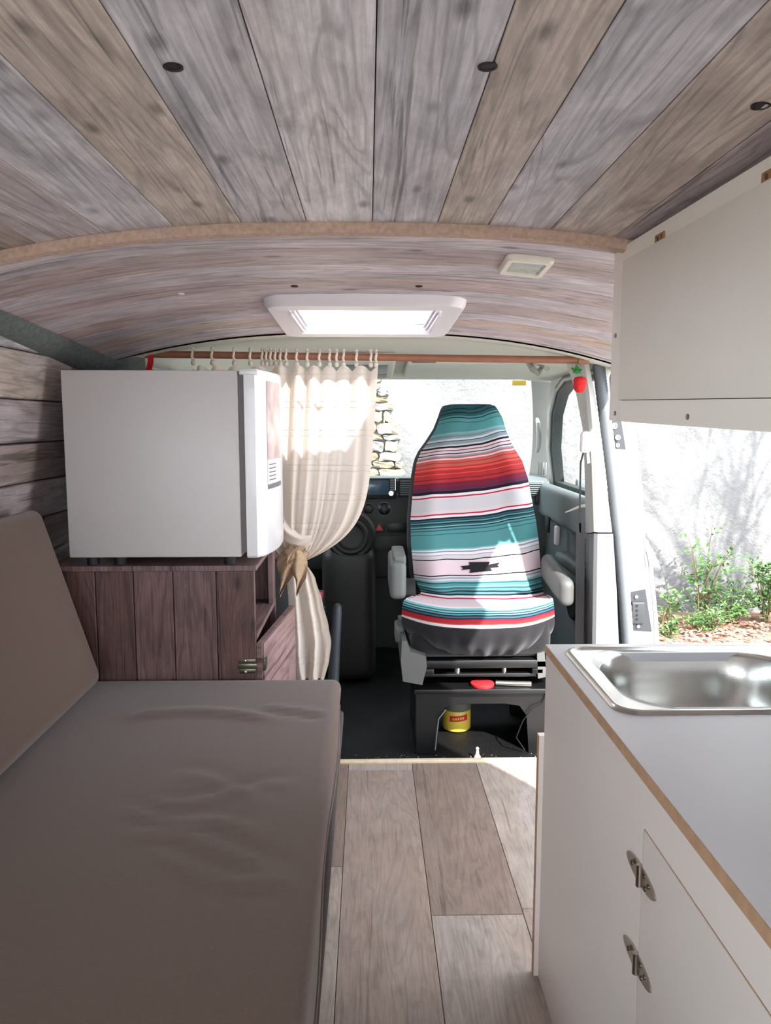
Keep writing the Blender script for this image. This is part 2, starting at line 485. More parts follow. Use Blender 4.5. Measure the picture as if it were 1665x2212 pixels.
M['soil'] = plain('leafy_soil', (128, 102, 86), .95, var=.3, scale=20, bump=.6, bscale=40)

# =================================================================== STRUCTURE
# ---- ceiling profile
HX0, HX1, HY0, HY1 = -.195, .185, 1.91, 2.31      # hatch opening
def zc(x, y):
    base = 1.432 if y <= 1.36 else 1.424 - .062 * (y - 1.36)
    return base - .18 * abs(x + .02) ** 2.5
def sheet(mb, x0, x1, y0, y1, off, th, nx=10, ny=4):
    def top(u, v):
        x = x0 + (x1 - x0) * u; y = y0 + (y1 - y0) * v
        return (x, y, zc(x, y) + off + th)
    def bot(u, v):
        x = x0 + (x1 - x0) * u; y = y0 + (y1 - y0) * v
        return (x, y, zc(x, y) + off)
    mb.grid(top, nx, ny); mb.grid(bot, nx, ny)
    for f in ((lambda u, v: (x0 + (x1 - x0) * u, y0, zc(x0 + (x1 - x0) * u, y0) + off + th * v)), (lambda u, v: (x0 + (x1 - x0) * u, y1, zc(x0 + (x1 - x0) * u, y1) + off + th * v))):
        mb.grid(f, nx, 1)
    for xx in (x0, x1):
        mb.grid(lambda u, v: (xx, y0 + (y1 - y0) * u, zc(xx, y0 + (y1 - y0) * u) + off + th * v), ny, 1)
roof = MB()
sheet(roof, -.86, .815, -1.15, 1.352, .012, .05)
sheet(roof, -.86, .815, 1.358, HY0, .012, .05)
sheet(roof, -.86, HX0, HY0, HY1, .012, .05)
sheet(roof, HX1, .815, HY0, HY1, .012, .05)
sheet(roof, -.86, .815, HY1, 2.36, .012, .05)
ceiling = struct(roof.build('ceiling', M['backing']), 'board-clad van ceiling above the bed and kitchen')

TAN = lin((204, 190, 182)); LAV = lin((206, 201, 208)); GRY = lin((218, 214, 219)); ROS = lin((192, 179, 181)); BRN = lin((170, 153, 149))
def col4(c, k=1.0): return (c[0] * k, c[1] * k, c[2] * k, 1)
TH = .008
def plank_patch(name, x0, x1, y0, y1, along, parent, color, mat='wood', nx=4, ny=1, th=TH):
    mb = MB()
    def uvf(u, v):
        x = x0 + (x1 - x0) * u; y = y0 + (y1 - y0) * v
        return (y, x) if along == 'y' else (x, y)
    lo = 0.0
    def P(u, v, o): 
        x = x0 + (x1 - x0) * u; y = y0 + (y1 - y0) * v
        return (x, y, zc(x, y) + o)
    e = .0014
    # chamfered edge: bottom face slightly inset
    def inset(u, v):
        x = x0 + (x1 - x0) * u; y = y0 + (y1 - y0) * v
        dz = 0
        if along == 'y' and (u == 0 or u == 1): dz = e
        if along == 'x' and (v == 0 or v == 1): dz = e
        return (x, y, zc(x, y) + dz)
    if along == 'y':
        us = [0, e / (x1 - x0)] + [e / (x1 - x0) + (1 - 2 * e / (x1 - x0)) * i / nx for i in range(1, nx)] + [1 - e / (x1 - x0), 1]
        vs_ = [i / ny for i in range(ny + 1)]
    else:
        us = [i / nx for i in range(nx + 1)]
        vs_ = [0, e / (y1 - y0), 1 - e / (y1 - y0), 1]
    V = []; UV = []; Fc = []
    for o in (0, 1):
        for v in vs_:
            for u in us:
                p = inset(u, v) if o == 0 else P(u, v, th)
                V.append(p); UV.append(uvf(u, v))
    a, b_ = len(us), len(vs_)
    for j in range(b_ - 1):
        for i in range(a - 1):
            q = j * a + i
            Fc.append((q, q + a, q + a + 1, q + 1)); 
            q2 = q + a * b_
            Fc.append((q2, q2 + 1, q2 + a + 1, q2 + a))
    n = a * b_
    for i in range(a - 1):
        Fc.append((i, i + 1, i + 1 + n, i + n)); q = (b_ - 1) * a + i; Fc.append((q + 1, q, q + n, q + n + 1))
    for j in range(b_ - 1):
        q = j * a; Fc.append((q + a, q, q + n, q + a + n)); q = j * a + a - 1; Fc.append((q, q + a, q + a + n, q + n))
    mb.add(V, Fc, UV)
    o = mb.build(name, M[mat], parent)
    o.color = color
    return o
seams = [-.80, -.67, -.555, -.441, -.326, -.212, -.103, .008, .118, .204, .31, .42, .53, .64, .80]
tones = [ROS, BRN, ROS, LAV, TAN, LAV, GRY, LAV, TAN, LAV, TAN, ROS, TAN, ROS]
kk = [.9, .95, 1.0, 1.02, 1.0, .97, 1.1, 1.0, 1.0, 1.03, .98, .95, .9, .9]
for i in range(len(seams) - 1):
    g = .0006
    plank_patch('plank', seams[i] + g, seams[i + 1] - g, -1.1, 1.345, 'y', ceiling, col4(tones[i], kk[i]), nx=3, ny=1)
ys = [1.366, 1.475, 1.585, 1.695, 1.80, HY0, 2.01, 2.11, 2.21, HY1, 2.352]
tn = [LAV, ROS, LAV, ROS, LAV, ROS, LAV, TAN, LAV, GRY]
for i in range(len(ys) - 1):
    g = .001
    segs = [(-.79, .79)] if not (HY0 - .001 <= ys[i] < HY1 - .001) else [(-.79, HX0), (HX1, .79)]
    for a, b_ in segs:
        plank_patch('plank', a, b_, ys[i] + g, ys[i + 1] - g, 'x', ceiling, (tn[i][0] * .93, tn[i][1] * .86, tn[i][2] * .84, 1), nx=22 if b_ - a > 1 else 9)
# screw holes and plugs in the boards
for px, py, r, m_ in ((374, 149, .0095, 'hole'), (1053, 150, .0095, 'hole'), (1645, 192, .0095, 'hole')):
    v = at(px, py, 1.0) - Vector((0, 0, EYE)); t = (1.428 - EYE) / v.z; x, y = v.x * t, v.y * t
    z = zc(x, y)
    mb = MB().lathe([(r, z + .001), (r, z - .0012), (r * .8, z - .0016), (r * .72, z - .0004)], (x, y, 0), 18)
    tag(mb.build('screw_hole', M['hole'], ceiling), 'dark round hole in the ceiling boards')
for px, py, m_ in ((636, 618, 'hole'), (905, 618, 'hole'), (391, 633, 'white_plastic')):
    v = at(px, py, 1.0) - Vector((0, 0, EYE)); t = (1.385 - EYE) / v.z; x, y = v.x * t, v.y * t
    for _ in range(4):
        t = (zc(x, y) - EYE) / v.z; x, y = v.x * t, v.y * t
    mb = MB().lathe([(.008, 0), (.008, -.002), (.005, -.003)], (x, y, zc(x, y)), 14)
    mb.build('screw_cap', M[m_], ceiling)

# batten across the ceiling
mb = MB()
nn = 40
vs = []
for i in range(nn + 1):
    x = -.78 + 1.56 * i / nn
    z = zc(x, 1.35)
    vs.append([Vector((x, 1.347, z + .004)), Vector((x, 1.347, z - .017)), Vector((x, 1.3645, z - .019)), Vector((x, 1.3645, z + .004))])
mb.loops(vs, True, True)
struct(mb.build('trim_1', M['batten']), 'raw chipboard batten curving across the ceiling boards')

# ---- left wall
def wl(z):  # inner face of the left wall
    return -.89 + .19 * max(0, z - .75)
lw = MB()
WIN = (-.72, 1.25, .945, 1.26)                    # assumed, unseen window opening in the left wall, added to light the cabinets
def lslab(y0, y1, a, b_):
    lw.prism([(wl(a) - .012, y0, a), (wl(b_) - .012, y0, b_), (wl(b_) - .06, y0, b_), (wl(a) - .06, y0, a)], (0, y1 - y0, 0))
lslab(-1.15, 2.47, -.03, .75); lslab(-1.15, 2.47, .75, WIN[2]); lslab(-1.15, 2.47, WIN[3], 1.45)
lslab(-1.15, WIN[0], WIN[2], WIN[3]); lslab(WIN[1], 2.47, WIN[2], WIN[3])
wall_left = struct(lw.build('wall_left', M['backing']), 'board-clad left side wall of the van')
zb = [.30, .41, .52, .63, .74, .842, .945, 1.045, 1.149, 1.26, 1.372]
wt = [BRN, ROS, BRN, ROS, BRN, ROS, BRN, ROS, TAN, GRY]
for i in range(len(zb) - 1):
    a, b_ = zb[i] + .0012, zb[i + 1] - .0012
    e = .0025
    prof = [(wl(a) - .004 , a), (wl(a + e), a + e), (wl(b_ - e), b_ - e), (wl(b_) - .004, b_), (wl(b_) - .011, b_), (wl(a) - .011, a)]
    n = len(prof)
    for y0, y1 in ([(-1.1, 2.34)] if not 6 <= i <= 8 else [(-1.1, WIN[0]), (WIN[1], 2.34)]):
        V = [(x, y, z) for y in (y0, y1) for x, z in prof]; UV = [(y, z) for y in (y0, y1) for x, z in prof]
        Fc = [(k, (k + 1) % n, (k + 1) % n + n, k + n) for k in range(n)] + [tuple(range(n)), tuple(range(n, 2 * n))]
        o = MB().add(V, Fc, UV).build('plank', M['wood'], wall_left); o.color = col4(wt[i], .8)
mb = MB(); g_ = .03
for y0, y1, a, b_ in ((WIN[0], WIN[1], WIN[2], WIN[2] + g_), (WIN[0], WIN[1], WIN[3] - g_, WIN[3]), (WIN[0], WIN[0] + g_, WIN[2] + g_, WIN[3] - g_), (WIN[1] - g_, WIN[1], WIN[2] + g_, WIN[3] - g_)):
    mb.prism([(wl(a) + .004, y0, a), (wl(b_) + .004, y0, b_), (wl(b_) - .055, y0, b_), (wl(a) - .055, y0, a)], (0, y1 - y0, 0))
w2 = struct(mb.build('window_assumed', M['seal']), 'unseen side window frame added in the left wall for light')
MB().prism([(wl(WIN[2]) - .03, WIN[0] + g_, WIN[2] + g_), (wl(WIN[3]) - .03, WIN[0] + g_, WIN[3] - g_), (wl(WIN[3]) - .033, WIN[0] + g_, WIN[3] - g_), (wl(WIN[2]) - .033, WIN[0] + g_, WIN[2] + g_)], (0, WIN[1] - WIN[0] - 2 * g_, 0)).build('pane', M['glass'], w2)
# felt roll where left wall meets ceiling
sec = []
for i in range(26):
    y = -1.1 + 3.52 * i / 25
    h = .026 + .034 * max(0, (y - 1.3) / 1.1)
    zt = zc(-.755, y)
    sec.append([Vector((-.748, y, zt - .001)), Vector((-.757, y, zt - h * .45)), Vector((wl(zt - h) + .004, y, zt - h)), Vector((wl(zt - h) - .01, y, zt - h)), Vector((-.79, y, zt + .004))])
struct(MB().loops(sec, True, True).build('trim_2', M['felt'], angle=60), 'grey felt strip between left wall and ceiling')
# felt-covered B pillar on the left
mb = MB()
mb.soft(-.83, -.70, 2.36, 2.50, .9, 1.36, .03, (3, 3, 5))
struct(mb.build('trim_3', M['felt']), 'grey felt cover on the left door pillar')

# ---- right wall behind the kitchen (closed quarter behind the sliding door)
def xr(z):
    return .86 - .17 * max(0, z - .75)
mb = MB()
for a, b_ in ((-.5, .75), (.75, 1.42)):
    mb.prism([(xr(a), -1.15, a), (xr(b_), -1.15, b_), (xr(b_) + .05, -1.15, b_), (xr(a) + .05, -1.15, a)], (0, 2.53, 0))
struct(mb.build('wall_right', M['laminate']), 'right side wall behind the kitchen unit')
# sliding-door header
mb = MB()
mb.soft(.725, .80, 1.38, 2.52, 1.275, 1.40, .025, (2, 8, 3))
struct(mb.build('trim_4', M['felt']), 'grey felt roll along the sliding door header')
mb = MB().tube([(.775, 1.38, 1.27), (.775, 2.30, 1.27), (.775, 2.40, 1.262), (.780, 2.445, 1.235), (.786, 2.455, 1.19)], .018, 10)
struct(mb.build('trim_5', M['seal']), 'dark rubber seal around the door opening')
mb = MB().box(.801, .82, 1.38, 2.5, 1.27, 1.36)
struct(mb.build('trim_6', M['metal_white']), 'white roof rail outside the door')
# tailgate end, unseen: frame around a back assumed open to let daylight in
mb = MB()
mb.box(-.92, -.78, -1.2, -1.12, -.03, 1.45); mb.box(.78, .92, -1.2, -1.12, -.03, 1.45); mb.box(-.92, .92, -1.2, -1.12, 1.30, 1.47)
struct(mb.build('wall_rear', M['metal_white']), 'white frame of the unseen tailgate, assumed open for light')

# ---- floor
mb = MB().box(-.86, .86, -1.15, 2.372, -.03, -.005)
floor = struct(mb.build('floor', M['backing']), 'plank floor of the van')
OAK = lin((150, 134, 125)); OAK2 = lin((134, 118, 109)); OAK3 = lin((160, 148, 140))
def fplank(x0, x1, y0, y1, c):
    g = .0006; e = .001
    mb = MB(); x0 += g; x1 -= g; y0 += g; y1 -= g
    V = [(x0, y0, -.005), (x1, y0, -.005), (x1, y1, -.005), (x0, y1, -.005), (x0, y0, -e), (x1, y0, -e), (x1, y1, -e), (x0, y1, -e),
         (x0 + e, y0 + e, 0), (x1 - e, y0 + e, 0), (x1 - e, y1 - e, 0), (x0 + e, y1 - e, 0)]
    Fc = [(8, 9, 10, 11), (4, 5, 9, 8), (5, 6, 10, 9), (6, 7, 11, 10), (7, 4, 8, 11), (0, 1, 5, 4), (1, 2, 6, 5), (2, 3, 7, 6), (3, 0, 4, 7), (3, 2, 1, 0)]
    mb.add(V, Fc, [(p[1], p[0]) for p in V])
    o = mb.build('plank', M['floor'], floor, smooth=False); o.color = col4(c)
cols = [(-.665, -.465), (-.465, -.265), (-.265, -.066), (-.066, .138), (.138, .345), (.345, .545), (.545, .745)]
cuts = [[2.37, 1.3, .1, -1.1], [2.37, 1.0, -1.1], [2.37, 1.795, .6, -1.1], [2.37, 2.325, .95, -1.1], [2.37, 1.60, .35, -1.1], [2.37, 1.62, -1.1], [2.37, 1.4, -1.1]]
fc = [[OAK, OAK2, OAK], [OAK2, OAK], [OAK2, OAK3, OAK], [OAK3, OAK, OAK2], [OAK2, OAK3, OAK], [OAK3, OAK], [OAK, OAK2]]
for (a, b_), cu, cc in zip(cols, cuts, fc):
    for i in range(len(cu) - 1):
        fplank(a, b_, cu[i + 1], cu[i], cc[i])
struct(MB().box(-.72, .72, 2.373, 2.395, -.02, .006, .003).build('trim_7', M['sillwood']), 'raw pine edge strip where plank floor ends')

# ---- cab floor and body
def cabfloor(u, v):
    x = -.82 + 1.64 * u; y = 2.396 + 1.35 * v
    return (x, y, -.03 + .012 * math.sin(x * 31 + y * 9) * math.sin(y * 23) * .35)
mb = MB().grid(cabfloor, 40, 30)
mb.box(-.82, .82, 2.396, 3.75, -.09, -.04)
struct(mb.build('floor', M['mat']), 'black rubber mat covering the cab floor')
# firewall below the dashboard and outer nose
mb = MB().box(-.88, .88, 3.74, 3.80, -.1, .78); struct(mb.build('wall_front', M['dash_dark']), 'dark bulkhead under the dashboard')

# cab headliner: from the boards to the windscreen
def head(u, v):
    x = -.80 + 1.6 * u
    s = abs(x + .02)
    z0 = zc(x, 2.36) - .004
    ztop = 1.355 - .07 * (s / .75) ** 3.2
    zf = 1.302 - .035 * (s / .75) ** 2
    if v < .5: z = z0 + (ztop - z0) * min(1, v * 2)
    else: z = ztop + (zf - ztop) * (v - .5) * 2
    return (x, 2.352 + .99 * v, z)
mb = MB().grid(head, 30, 10)
mb.grid(lambda u, v: tuple(Vector(head(u, v)) + Vector((0, 0, .03))), 30, 10)
mb.box(-.80, .80, 3.33, 3.37, 1.275, 1.33, .01)
headliner = struct(mb.build('ceiling', M['headliner']), 'pale fabric headliner over the cab')

# windscreen and pillars
WT, WB = 3.35, 3.92
def pillar(sgn, mat):
    mb = MB()
    sec = []
    for t in [i / 10 for i in range(11)]:
        y = WT + (WB - .1 - WT) * (1 - t); z = .80 + (1.33 - .80) * t
        x = .855 - .115 * t ** 1.6
        wd = .045 + .015 * (1 - t)
        sec.append([Vector((sgn * (x - wd), y - .01, z)), Vector((sgn * (x + .03), y - .07, z)), Vector((sgn * (x + .05), y, z)), Vector((sgn * (x - wd + .01), y + .05, z))])
    mb.loops(sec, True, True)
    return mb
for sgn in (-1, 1):
    p_ = struct(pillar(sgn, 0).build('trim_8' if sgn > 0 else 'trim_9', M['cabgrey']), 'light grey windscreen pillar on the %s side' % ('passenger' if sgn > 0 else 'driver'))
    if sgn > 0: apillar = p_
ws = MB().add([(-.82, WB, .80), (.82, WB, .80), (.74, WT + .02, 1.31), (-.74, WT + .02, 1.31)], [(0, 1, 2, 3)])
window_1 = struct(ws.build('window_1', M['glass']), 'windscreen glass')
c = at(1120, 827, 3.40)
mb = MB().box(c.x - .030, c.x + .030, 3.388, 3.390, c.z - .012, c.z + .010)
tag(mb.build('sticker', M['yellow'], window_1), 'small yellow toll sticker at the top of the windscreen')

# front doors (passenger door in detail, driver door the plain mirror)
def xs(z): return .845 - .17 * max(0, z - .80)
def front_door(sgn, name):
    yf, yb = 3.62, 2.53
    mb = MB()
    pts = [(yb, -.05), (yf, -.05), (yf, .80), (yb, .80)]
    mb.prism([(sgn * .80, y, z) for y, z in pts], (sgn * .09, 0, 0))
    root = struct(mb.build(name, M['dash']), 'grey inner panel of the %s door' % ('passenger' if sgn > 0 else 'driver'))
    # window frame ring
    outer = [(yb, .79), (3.47, .79), (3.43, .98), (3.31, 1.14), (3.16, 1.235), (3.0, 1.275), (yb, 1.28)]
    inner = [(yb + .05, .83), (3.40, .83), (3.365, .98), (3.255, 1.12), (3.12, 1.20), (2.98, 1.235), (yb + .05, 1.24)]
    for nm, o_, i_, off, m_ in (('window_frame', [(a + (.09 if a > 2.6 else 0), b_ + (.03 if b_ > 1.2 else 0)) for a, b_ in outer], outer, 0, 'cabgrey'), ('window_seal', outer, inner, -.008, 'seal')):
        loops_ = []
        A = [Vector((sgn * (xs(z) + off), y, z)) for y, z in o_]; B = [Vector((sgn * (xs(z) + off), y, z)) for y, z in i_]
        A2 = [p + Vector((sgn * .04, 0, 0)) for p in A]; B2 = [p + Vector((sgn * .04, 0, 0)) for p in B]
        n = len(A); mb = MB()
        vs = A + B + A2 + B2
        Fc = []
        for k in range(n):
            k2 = (k + 1) % n
            Fc += [(k, k2, n + k2, n + k), (2 * n + k, 3 * n + k, 3 * n + k2, 2 * n + k2), (k, 2 * n + k, 2 * n + k2, k2), (n + k, n + k2, 3 * n + k2, 3 * n + k)]
        mb.add(vs, Fc).build(nm, M[m_], root)
    # light channel line between the two seals
    mb = MB().tube([(sgn * (xs(z) - .012), y, z) for y, z in [(3.435, .80), (3.40, .98), (3.285, 1.13), (3.14, 1.218), (2.99, 1.255), (yb, 1.262)]], .007, 8)
    mb.build('seal_bead', M['cabgrey'], root)
    g = MB().add([(sgn * (xs(z) + .02), y, z) for y, z in inner], [tuple(range(len(inner)))])
    g.build('pane', M['glass'], root)
    return root
door_1 = front_door(1, 'door_1')
door_2 = front_door(-1, 'door_2')
mb = MB()
mb.soft(.755, .815, 2.62, 3.45, .68, .825, .025, (2, 8, 3)); mb.build('door_ledge', M['dash'], door_1)
mb = MB().soft(.75, .81, 2.70, 3.05, .53, .58, .02, (2, 5, 2)); mb.build('armrest', M['dash'], door_1)
mb = MB().soft(.748, .768, 3.03, 3.06, .60, .68, .008, (1, 1, 2)); tag(mb.build('handle', M['white_plastic'], door_1), 'white inner door handle')
mb = MB().box(.745, .757, 3.16, 3.22, .635, .70, .002); mb.build('switch_pocket', M['black'], door_1)
mb = MB().lathe([(.075, 0), (.07, -.012), (.055, -.012), (.045, -.004)], (.80, 2.92, .40), 24, 'x'); mb.build('speaker', M['black'], door_1)
mb = MB().tube([(.79, 2.62, .815), (.74, 2.66, .80), (.70, 2.70, .775)], [.007, .005, .002], 8); mb.build('lock_pull', M['cream_w'], door_1)
# rear-view side mirror seen through the passenger window
mi = thing('side_mirror', 'grey outside mirror seen through the passenger door window', 'mirror', (1.02, 3.25, .78))
MB().soft(.93, 1.09, 3.22, 3.30, .80, .99, .03, (3, 2, 3)).build('housing', M['dash'], mi)
MB().box(.945, 1.075, 3.214, 3.222, .815, .975, .003).build('mirror_glass', M['mirrored'], mi)
MB().box(.89, .97, 3.25, 3.29, .80, .85, .01).build('arm', M['dash'], mi)

# B pillar on the right (inner trim, seal, painted jamb)
def pxp(mb, pts, Y, th):
    return mb.prism([at(x, y, Y) for x, y in pts], (0, th, 0))
def pill(rows, back=.05):
    sec = []
    for y, l, m_, r in rows:
        a, b_, c_ = at(l, y, 2.62), at(m_, y, 2.45), at(r, y, 2.463)
        sec.append([a, a.lerp(b_, .5) + Vector((-.006, -.01, 0)), b_ + Vector((-.006, .008, 0)), b_ + Vector((.004, 0, 0)), c_, c_ + Vector((.004, back, 0)), a + Vector((.02, .03, 0))])
    return MB().loops(sec, True, True)
bp_ = struct(pill([(775, 1220, 1258, 1270), (850, 1244, 1270, 1284), (925, 1258, 1277, 1294), (1000, 1262, 1283, 1304), (1150, 1265, 1288, 1322)]).build('trim_10', M['cabgrey'], angle=35), 'upper light grey trim of the door pillar')
pill([(1153, 1266, 1288, 1324), (1280, 1266, 1286, 1332), (1480, 1264, 1283, 1340)]).build('lower_trim', M['cabmid'], bp_, angle=35)
pxp(MB(), [(1262, 930), (1268, 928), (1275, 1000), (1268, 1002)], 2.453, .006).build('slot', M['cabmid'], bp_)
# jamb
mb = MB()
pxp(mb, [(1296, 770), (1345, 770), (1372, 920), (1388, 1060), (1393, 1160), (1402, 1215), (1414, 1330), (1420, 1420), (1422, 1560), (1362, 1560), (1338, 1160)], 2.50, .05)
jamb = struct(mb.build('trim_11', M['metal_white'], angle=25), 'white painted door jamb beside the passenger door')
pxp(MB(), [(1390, 1160), (1400, 1168), (1409, 1215), (1420, 1330), (1426, 1420), (1428, 1560), (1419, 1560), (1414, 1330), (1402, 1215)], 2.49, .03).build('jamb_flange', M['metal_white'], jamb)
pxp(MB(), [(1391, 1195), (1398, 1192), (1402, 1225), (1396, 1228)], 2.495, .02).build('catch', M['cabgrey'], jamb)
# ribbed seal
mb = MB()
A = [(1293, 790), (1300, 850), (1313, 950), (1326, 1060), (1337, 1160), (1348, 1280), (1357, 1400), (1361, 1480)]
pts = [at(x, y, 2.472) for x, y in A]
sec = []
for i in range(120):
    t = i / 119 * (len(pts) - 1); k = min(int(t), len(pts) - 2); p = pts[k].lerp(pts[k + 1], t - k)
    r = .0195 + (.0014 if i % 2 else 0)
    sec.append([p + Vector((r * math.cos(a), r * 1.1 * math.sin(a), 0)) for a in [2 * math.pi * q / 10 for q in range(10)]])
mb.loops(sec, True, True)
struct(mb.build('trim_12', M['ribseal']), 'ribbed grey rubber seal along the door jamb')
pl = thing('latch_plate', 'grey steel latch plate with chrome rings on the white jamb, behind the wall cabinet', 'plate', at(1335, 975, 2.49))
pxp(MB(), [(1312, 880), (1336, 872), (1352, 972), (1322, 968)], 2.492, .006).build('plate', M['plate'], pl)
for x, y, r in ((1322, 893, .008), (1333, 945, .009), (1333, 962, .007), (1326, 920, .010)):
    p = at(x, y, 2.49)
    MB().lathe([(r, .002), (r, -.006), (r * .62, -.006), (r * .55, -.002)], p, 16, 'y').build('ring', M['chrome'], pl)
pl = thing('contact_plate', 'grey electrical contact plate low on the white door jamb', 'plate', at(1380, 1365, 2.49))
pxp(MB(), [(1357, 1280), (1394, 1273), (1408, 1365), (1362, 1362)], 2.492, .006).build('plate', M['plate'], pl)
a = at(1363, 1300, 2.49); b_ = at(1390, 1347, 2.49)
MB().soft(a.x, b_.x, 2.482, 2.493, b_.z, a.z, .005, (2, 1, 2)).build('socket', M['plate'], pl)
for y in (1309, 1319, 1329, 1338):
    p = at(1376, y, 2.48); MB().lathe([(.0036, .003), (.0036, -.003), (.002, -.003)], (p.x, 2.482, p.z), 10, 'y').build('pin', M['black'], pl)
for x, y in ((1374, 1289), (1378, 1353)):
    p = at(x, y, 2.49); MB().lathe([(.006, .003), (.006, -.003), (.003, -.003)], (p.x, 2.49, p.z), 12, 'y').build('screw', M['chrome'], pl)

# =================================================================== LIVING AREA
# ---- bed
bx = thing('bed_box', 'wooden bench box under the brown bed cushion', 'bench', (-.45, .4, 0))
mb = MB().box(-.85, -.125, -1.0, 1.93, .002, .315); mb.uv = [(p[1], p[2] + p[0]) for p in mb.v]; o = mb.build('panel', M['wood_dark'], bx); o.color = col4(BRN, .45)
def bed_disp(p):
    x, y, z = p
    if z > .40:
        def ridge(fn, amp, wdt, a, b_, fade=.06):
            d = (y - fn(x)) / wdt
            e = min(1, max(0, (x - a) / fade)) * min(1, max(0, (b_ - x) / fade))
            return amp * math.exp(-d * d) * e
        dz = 0
        dz += ridge(lambda x: 1.66 + .05 * math.sin((x + .6) * 8), .010, .018, -.56, -.20)
        dz += ridge(lambda x: 1.71 + .02 * math.sin(x * 20), .006, .012, -.26, -.09, .03)
        dz -= ridge(lambda x: 1.685 + .02 * math.sin(x * 20), .005, .010, -.26, -.09, .03)
        for k, (y0, a, b_, s, am) in enumerate(((1.30, -.40, -.12, .25, .005), (1.22, -.44, -.15, -.35, .005), (1.16, -.42, -.10, -.45, .005), (1.36, -.38, -.15, -.5, .004), (1.10, -.35, -.09, -.4, .004))):
            dz += ridge(lambda x: y0 + s * (x + .3) + .015 * math.sin(x * 25 + k), am, .016, a, b_)
            dz -= ridge(lambda x: y0 + .03 + s * (x + .3) + .015 * math.sin(x * 25 + k), am * .7, .016, a, b_)
        dz -= .006 * ((y - .9) / 1.1) ** 2 * .5
        z += dz
    else:
        x += .004 * math.sin(y * 9) if x > -.2 else 0
    return (x, y, z)
bc = thing('bed_cushion', 'long brown fabric seat cushion on the bed box', 'cushion', (-.45, .4, .317))
mb = MB().soft(-.85, -.072, -.95, 1.945, .317, .437, .022, (60, 150, 4), bed_disp); mb.build('cover', M['brown'], bc)
mb = MB().tube([(-.0715 + .004 * math.sin(y * 9), y, .375 + .004 * math.sin(y * 5)) for y in [-.9 + 2.8 * i / 60 for i in range(61)]], .003, 6); mb.build('piping', M['brown'], bc)
mb = MB().soft(-.09, -.066, -.9, 1.93, .318, .352, .008, (1, 10, 1)); mb.build('zip_band', M['grey_zip'], bc)
# ---- back cushion leaning on the left wall
bk = thing('back_cushion', 'brown fabric back cushion leaning on the left wall', 'cushion', (-.72, .5, .438))
mb = MB().soft(-.035, .035, -.95, 1.87, .0, .455, .028, (3, 30, 12))
th = math.radians(-17)
mb.v = [(-.690 + x * math.cos(th) + z * math.sin(th), y, .4485 + z * math.cos(th) - x * math.sin(th)) for x, y, z in mb.v]
mb.build('cover', M['brown'], bk)

# ---- fridge cabinet
CY, CX = 1.95, -.292
fcab = thing('fridge_cabinet', 'dark plank cabinet carrying the fridge at the end of the bed', 'cabinet', (-.5, 2.15, 0))
bx_ = [-.80, -.70, -.603, -.502, -.392, CX]
dk = [BRN, BRN, ROS, ROS, BRN]
for i in range(5):
    x0, x1 = bx_[i] + .0008, bx_[i + 1] - .0008
    e = .002
    V = [(x0, CY + .012, .0), (x1, CY + .012, .0), (x1, CY + .012, .716), (x0, CY + .012, .716), (x0, CY + e, .0), (x1, CY + e, .0), (x1, CY + e, .716), (x0, CY + e, .716),
         (x0 + e, CY, .0), (x1 - e, CY, .0), (x1 - e, CY, .716), (x0 + e, CY, .716)]
    Fc = [(8, 9, 10, 11), (4, 5, 9, 8), (5, 6, 10, 9), (6, 7, 11, 10), (7, 4, 8, 11), (0, 1, 5, 4), (1, 2, 6, 5), (2, 3, 7, 6), (3, 0, 4, 7), (3, 2, 1, 0)]
    o = MB().add(V, Fc, [(p[2], p[0]) for p in V]).build('plank', M['wood_dark'], fcab, smooth=False)
    o.color = (*[a_ * b__ for a_, b__ in zip(dk[i], (.33, .225, .215))], 1)
RB = (*[a_ * b__ for a_, b__ in zip(ROS, (.42, .31, .30))], 1)
def wbox(name, x0, x1, y0, y1, z0, z1, uvf, color, parent, rot=None):
    mb = MB().box(x0, x1, y0, y1, z0, z1)
    mb.uv = [uvf(*p) for p in mb.v]
    if rot:
        (ox, oy), an = rot; c_, s_ = math.cos(an), math.sin(an)
        mb.v = [(ox + (x - ox) * c_ - (y - oy) * s_, oy + (x - ox) * s_ + (y - oy) * c_, z) for x, y, z in mb.v]
    o = mb.build(name, M['wood_dark'], parent, smooth=False); o.color = color
    return o
wbox('top', -.82, CX + .004, CY - .002, 2.385, .717, .730, lambda x, y, z: (y, x), RB, fcab)
wbox('far_side', -.80, CX, 2.365, 2.38, .0, .716, lambda x, y, z: (z, x), RB, fcab)
wbox('shelf', -.78, CX, CY + .013, 2.364, .530, .545, lambda x, y, z: (y, x), RB, fcab)
wbox('back', -.82, -.805, CY, 2.38, .0, .716, lambda x, y, z: (y, z), RB, fcab)
wbox('front_stile', CX - .012, CX + .002, 2.30, 2.364, .546, .716, lambda x, y, z: (z, y), RB, fcab)
ang = math.radians(-6)
dz_ = wbox('door', CX, CX + .014, CY + .002, 2.372, .04, .524, lambda x, y, z: (y * .7 + z * .7, z * .7 - y * .7), (*[q * 1.1 for q in RB[:3]], 1), fcab, rot=((CX, CY), ang))
for k, (z0, z1) in enumerate(((.04, .16), (.16, .28), (.28, .40), (.40, .524))):
    wbox('door_board', CX + .0145, CX + .018, CY + .01, 2.366, z0 + .002, z1 - .002, lambda x, y, z: (y, z), (*[q * (1.25 + .1 * (k % 2)) for q in RB[:3]], 1), fcab, rot=((CX, CY), ang))
hg = MB()
for zz in (.478, .452):
    hg.box(CX - .045, CX - .002, CY - .004, CY, zz - .006, zz + .006, .001)
hg.box(CX - .048, CX + .002, CY - .005, CY - .001, .458, .472, .001)
hg.box(CX + .0185, CX + .0225, CY + .004, CY + .05, .45, .482, .001)
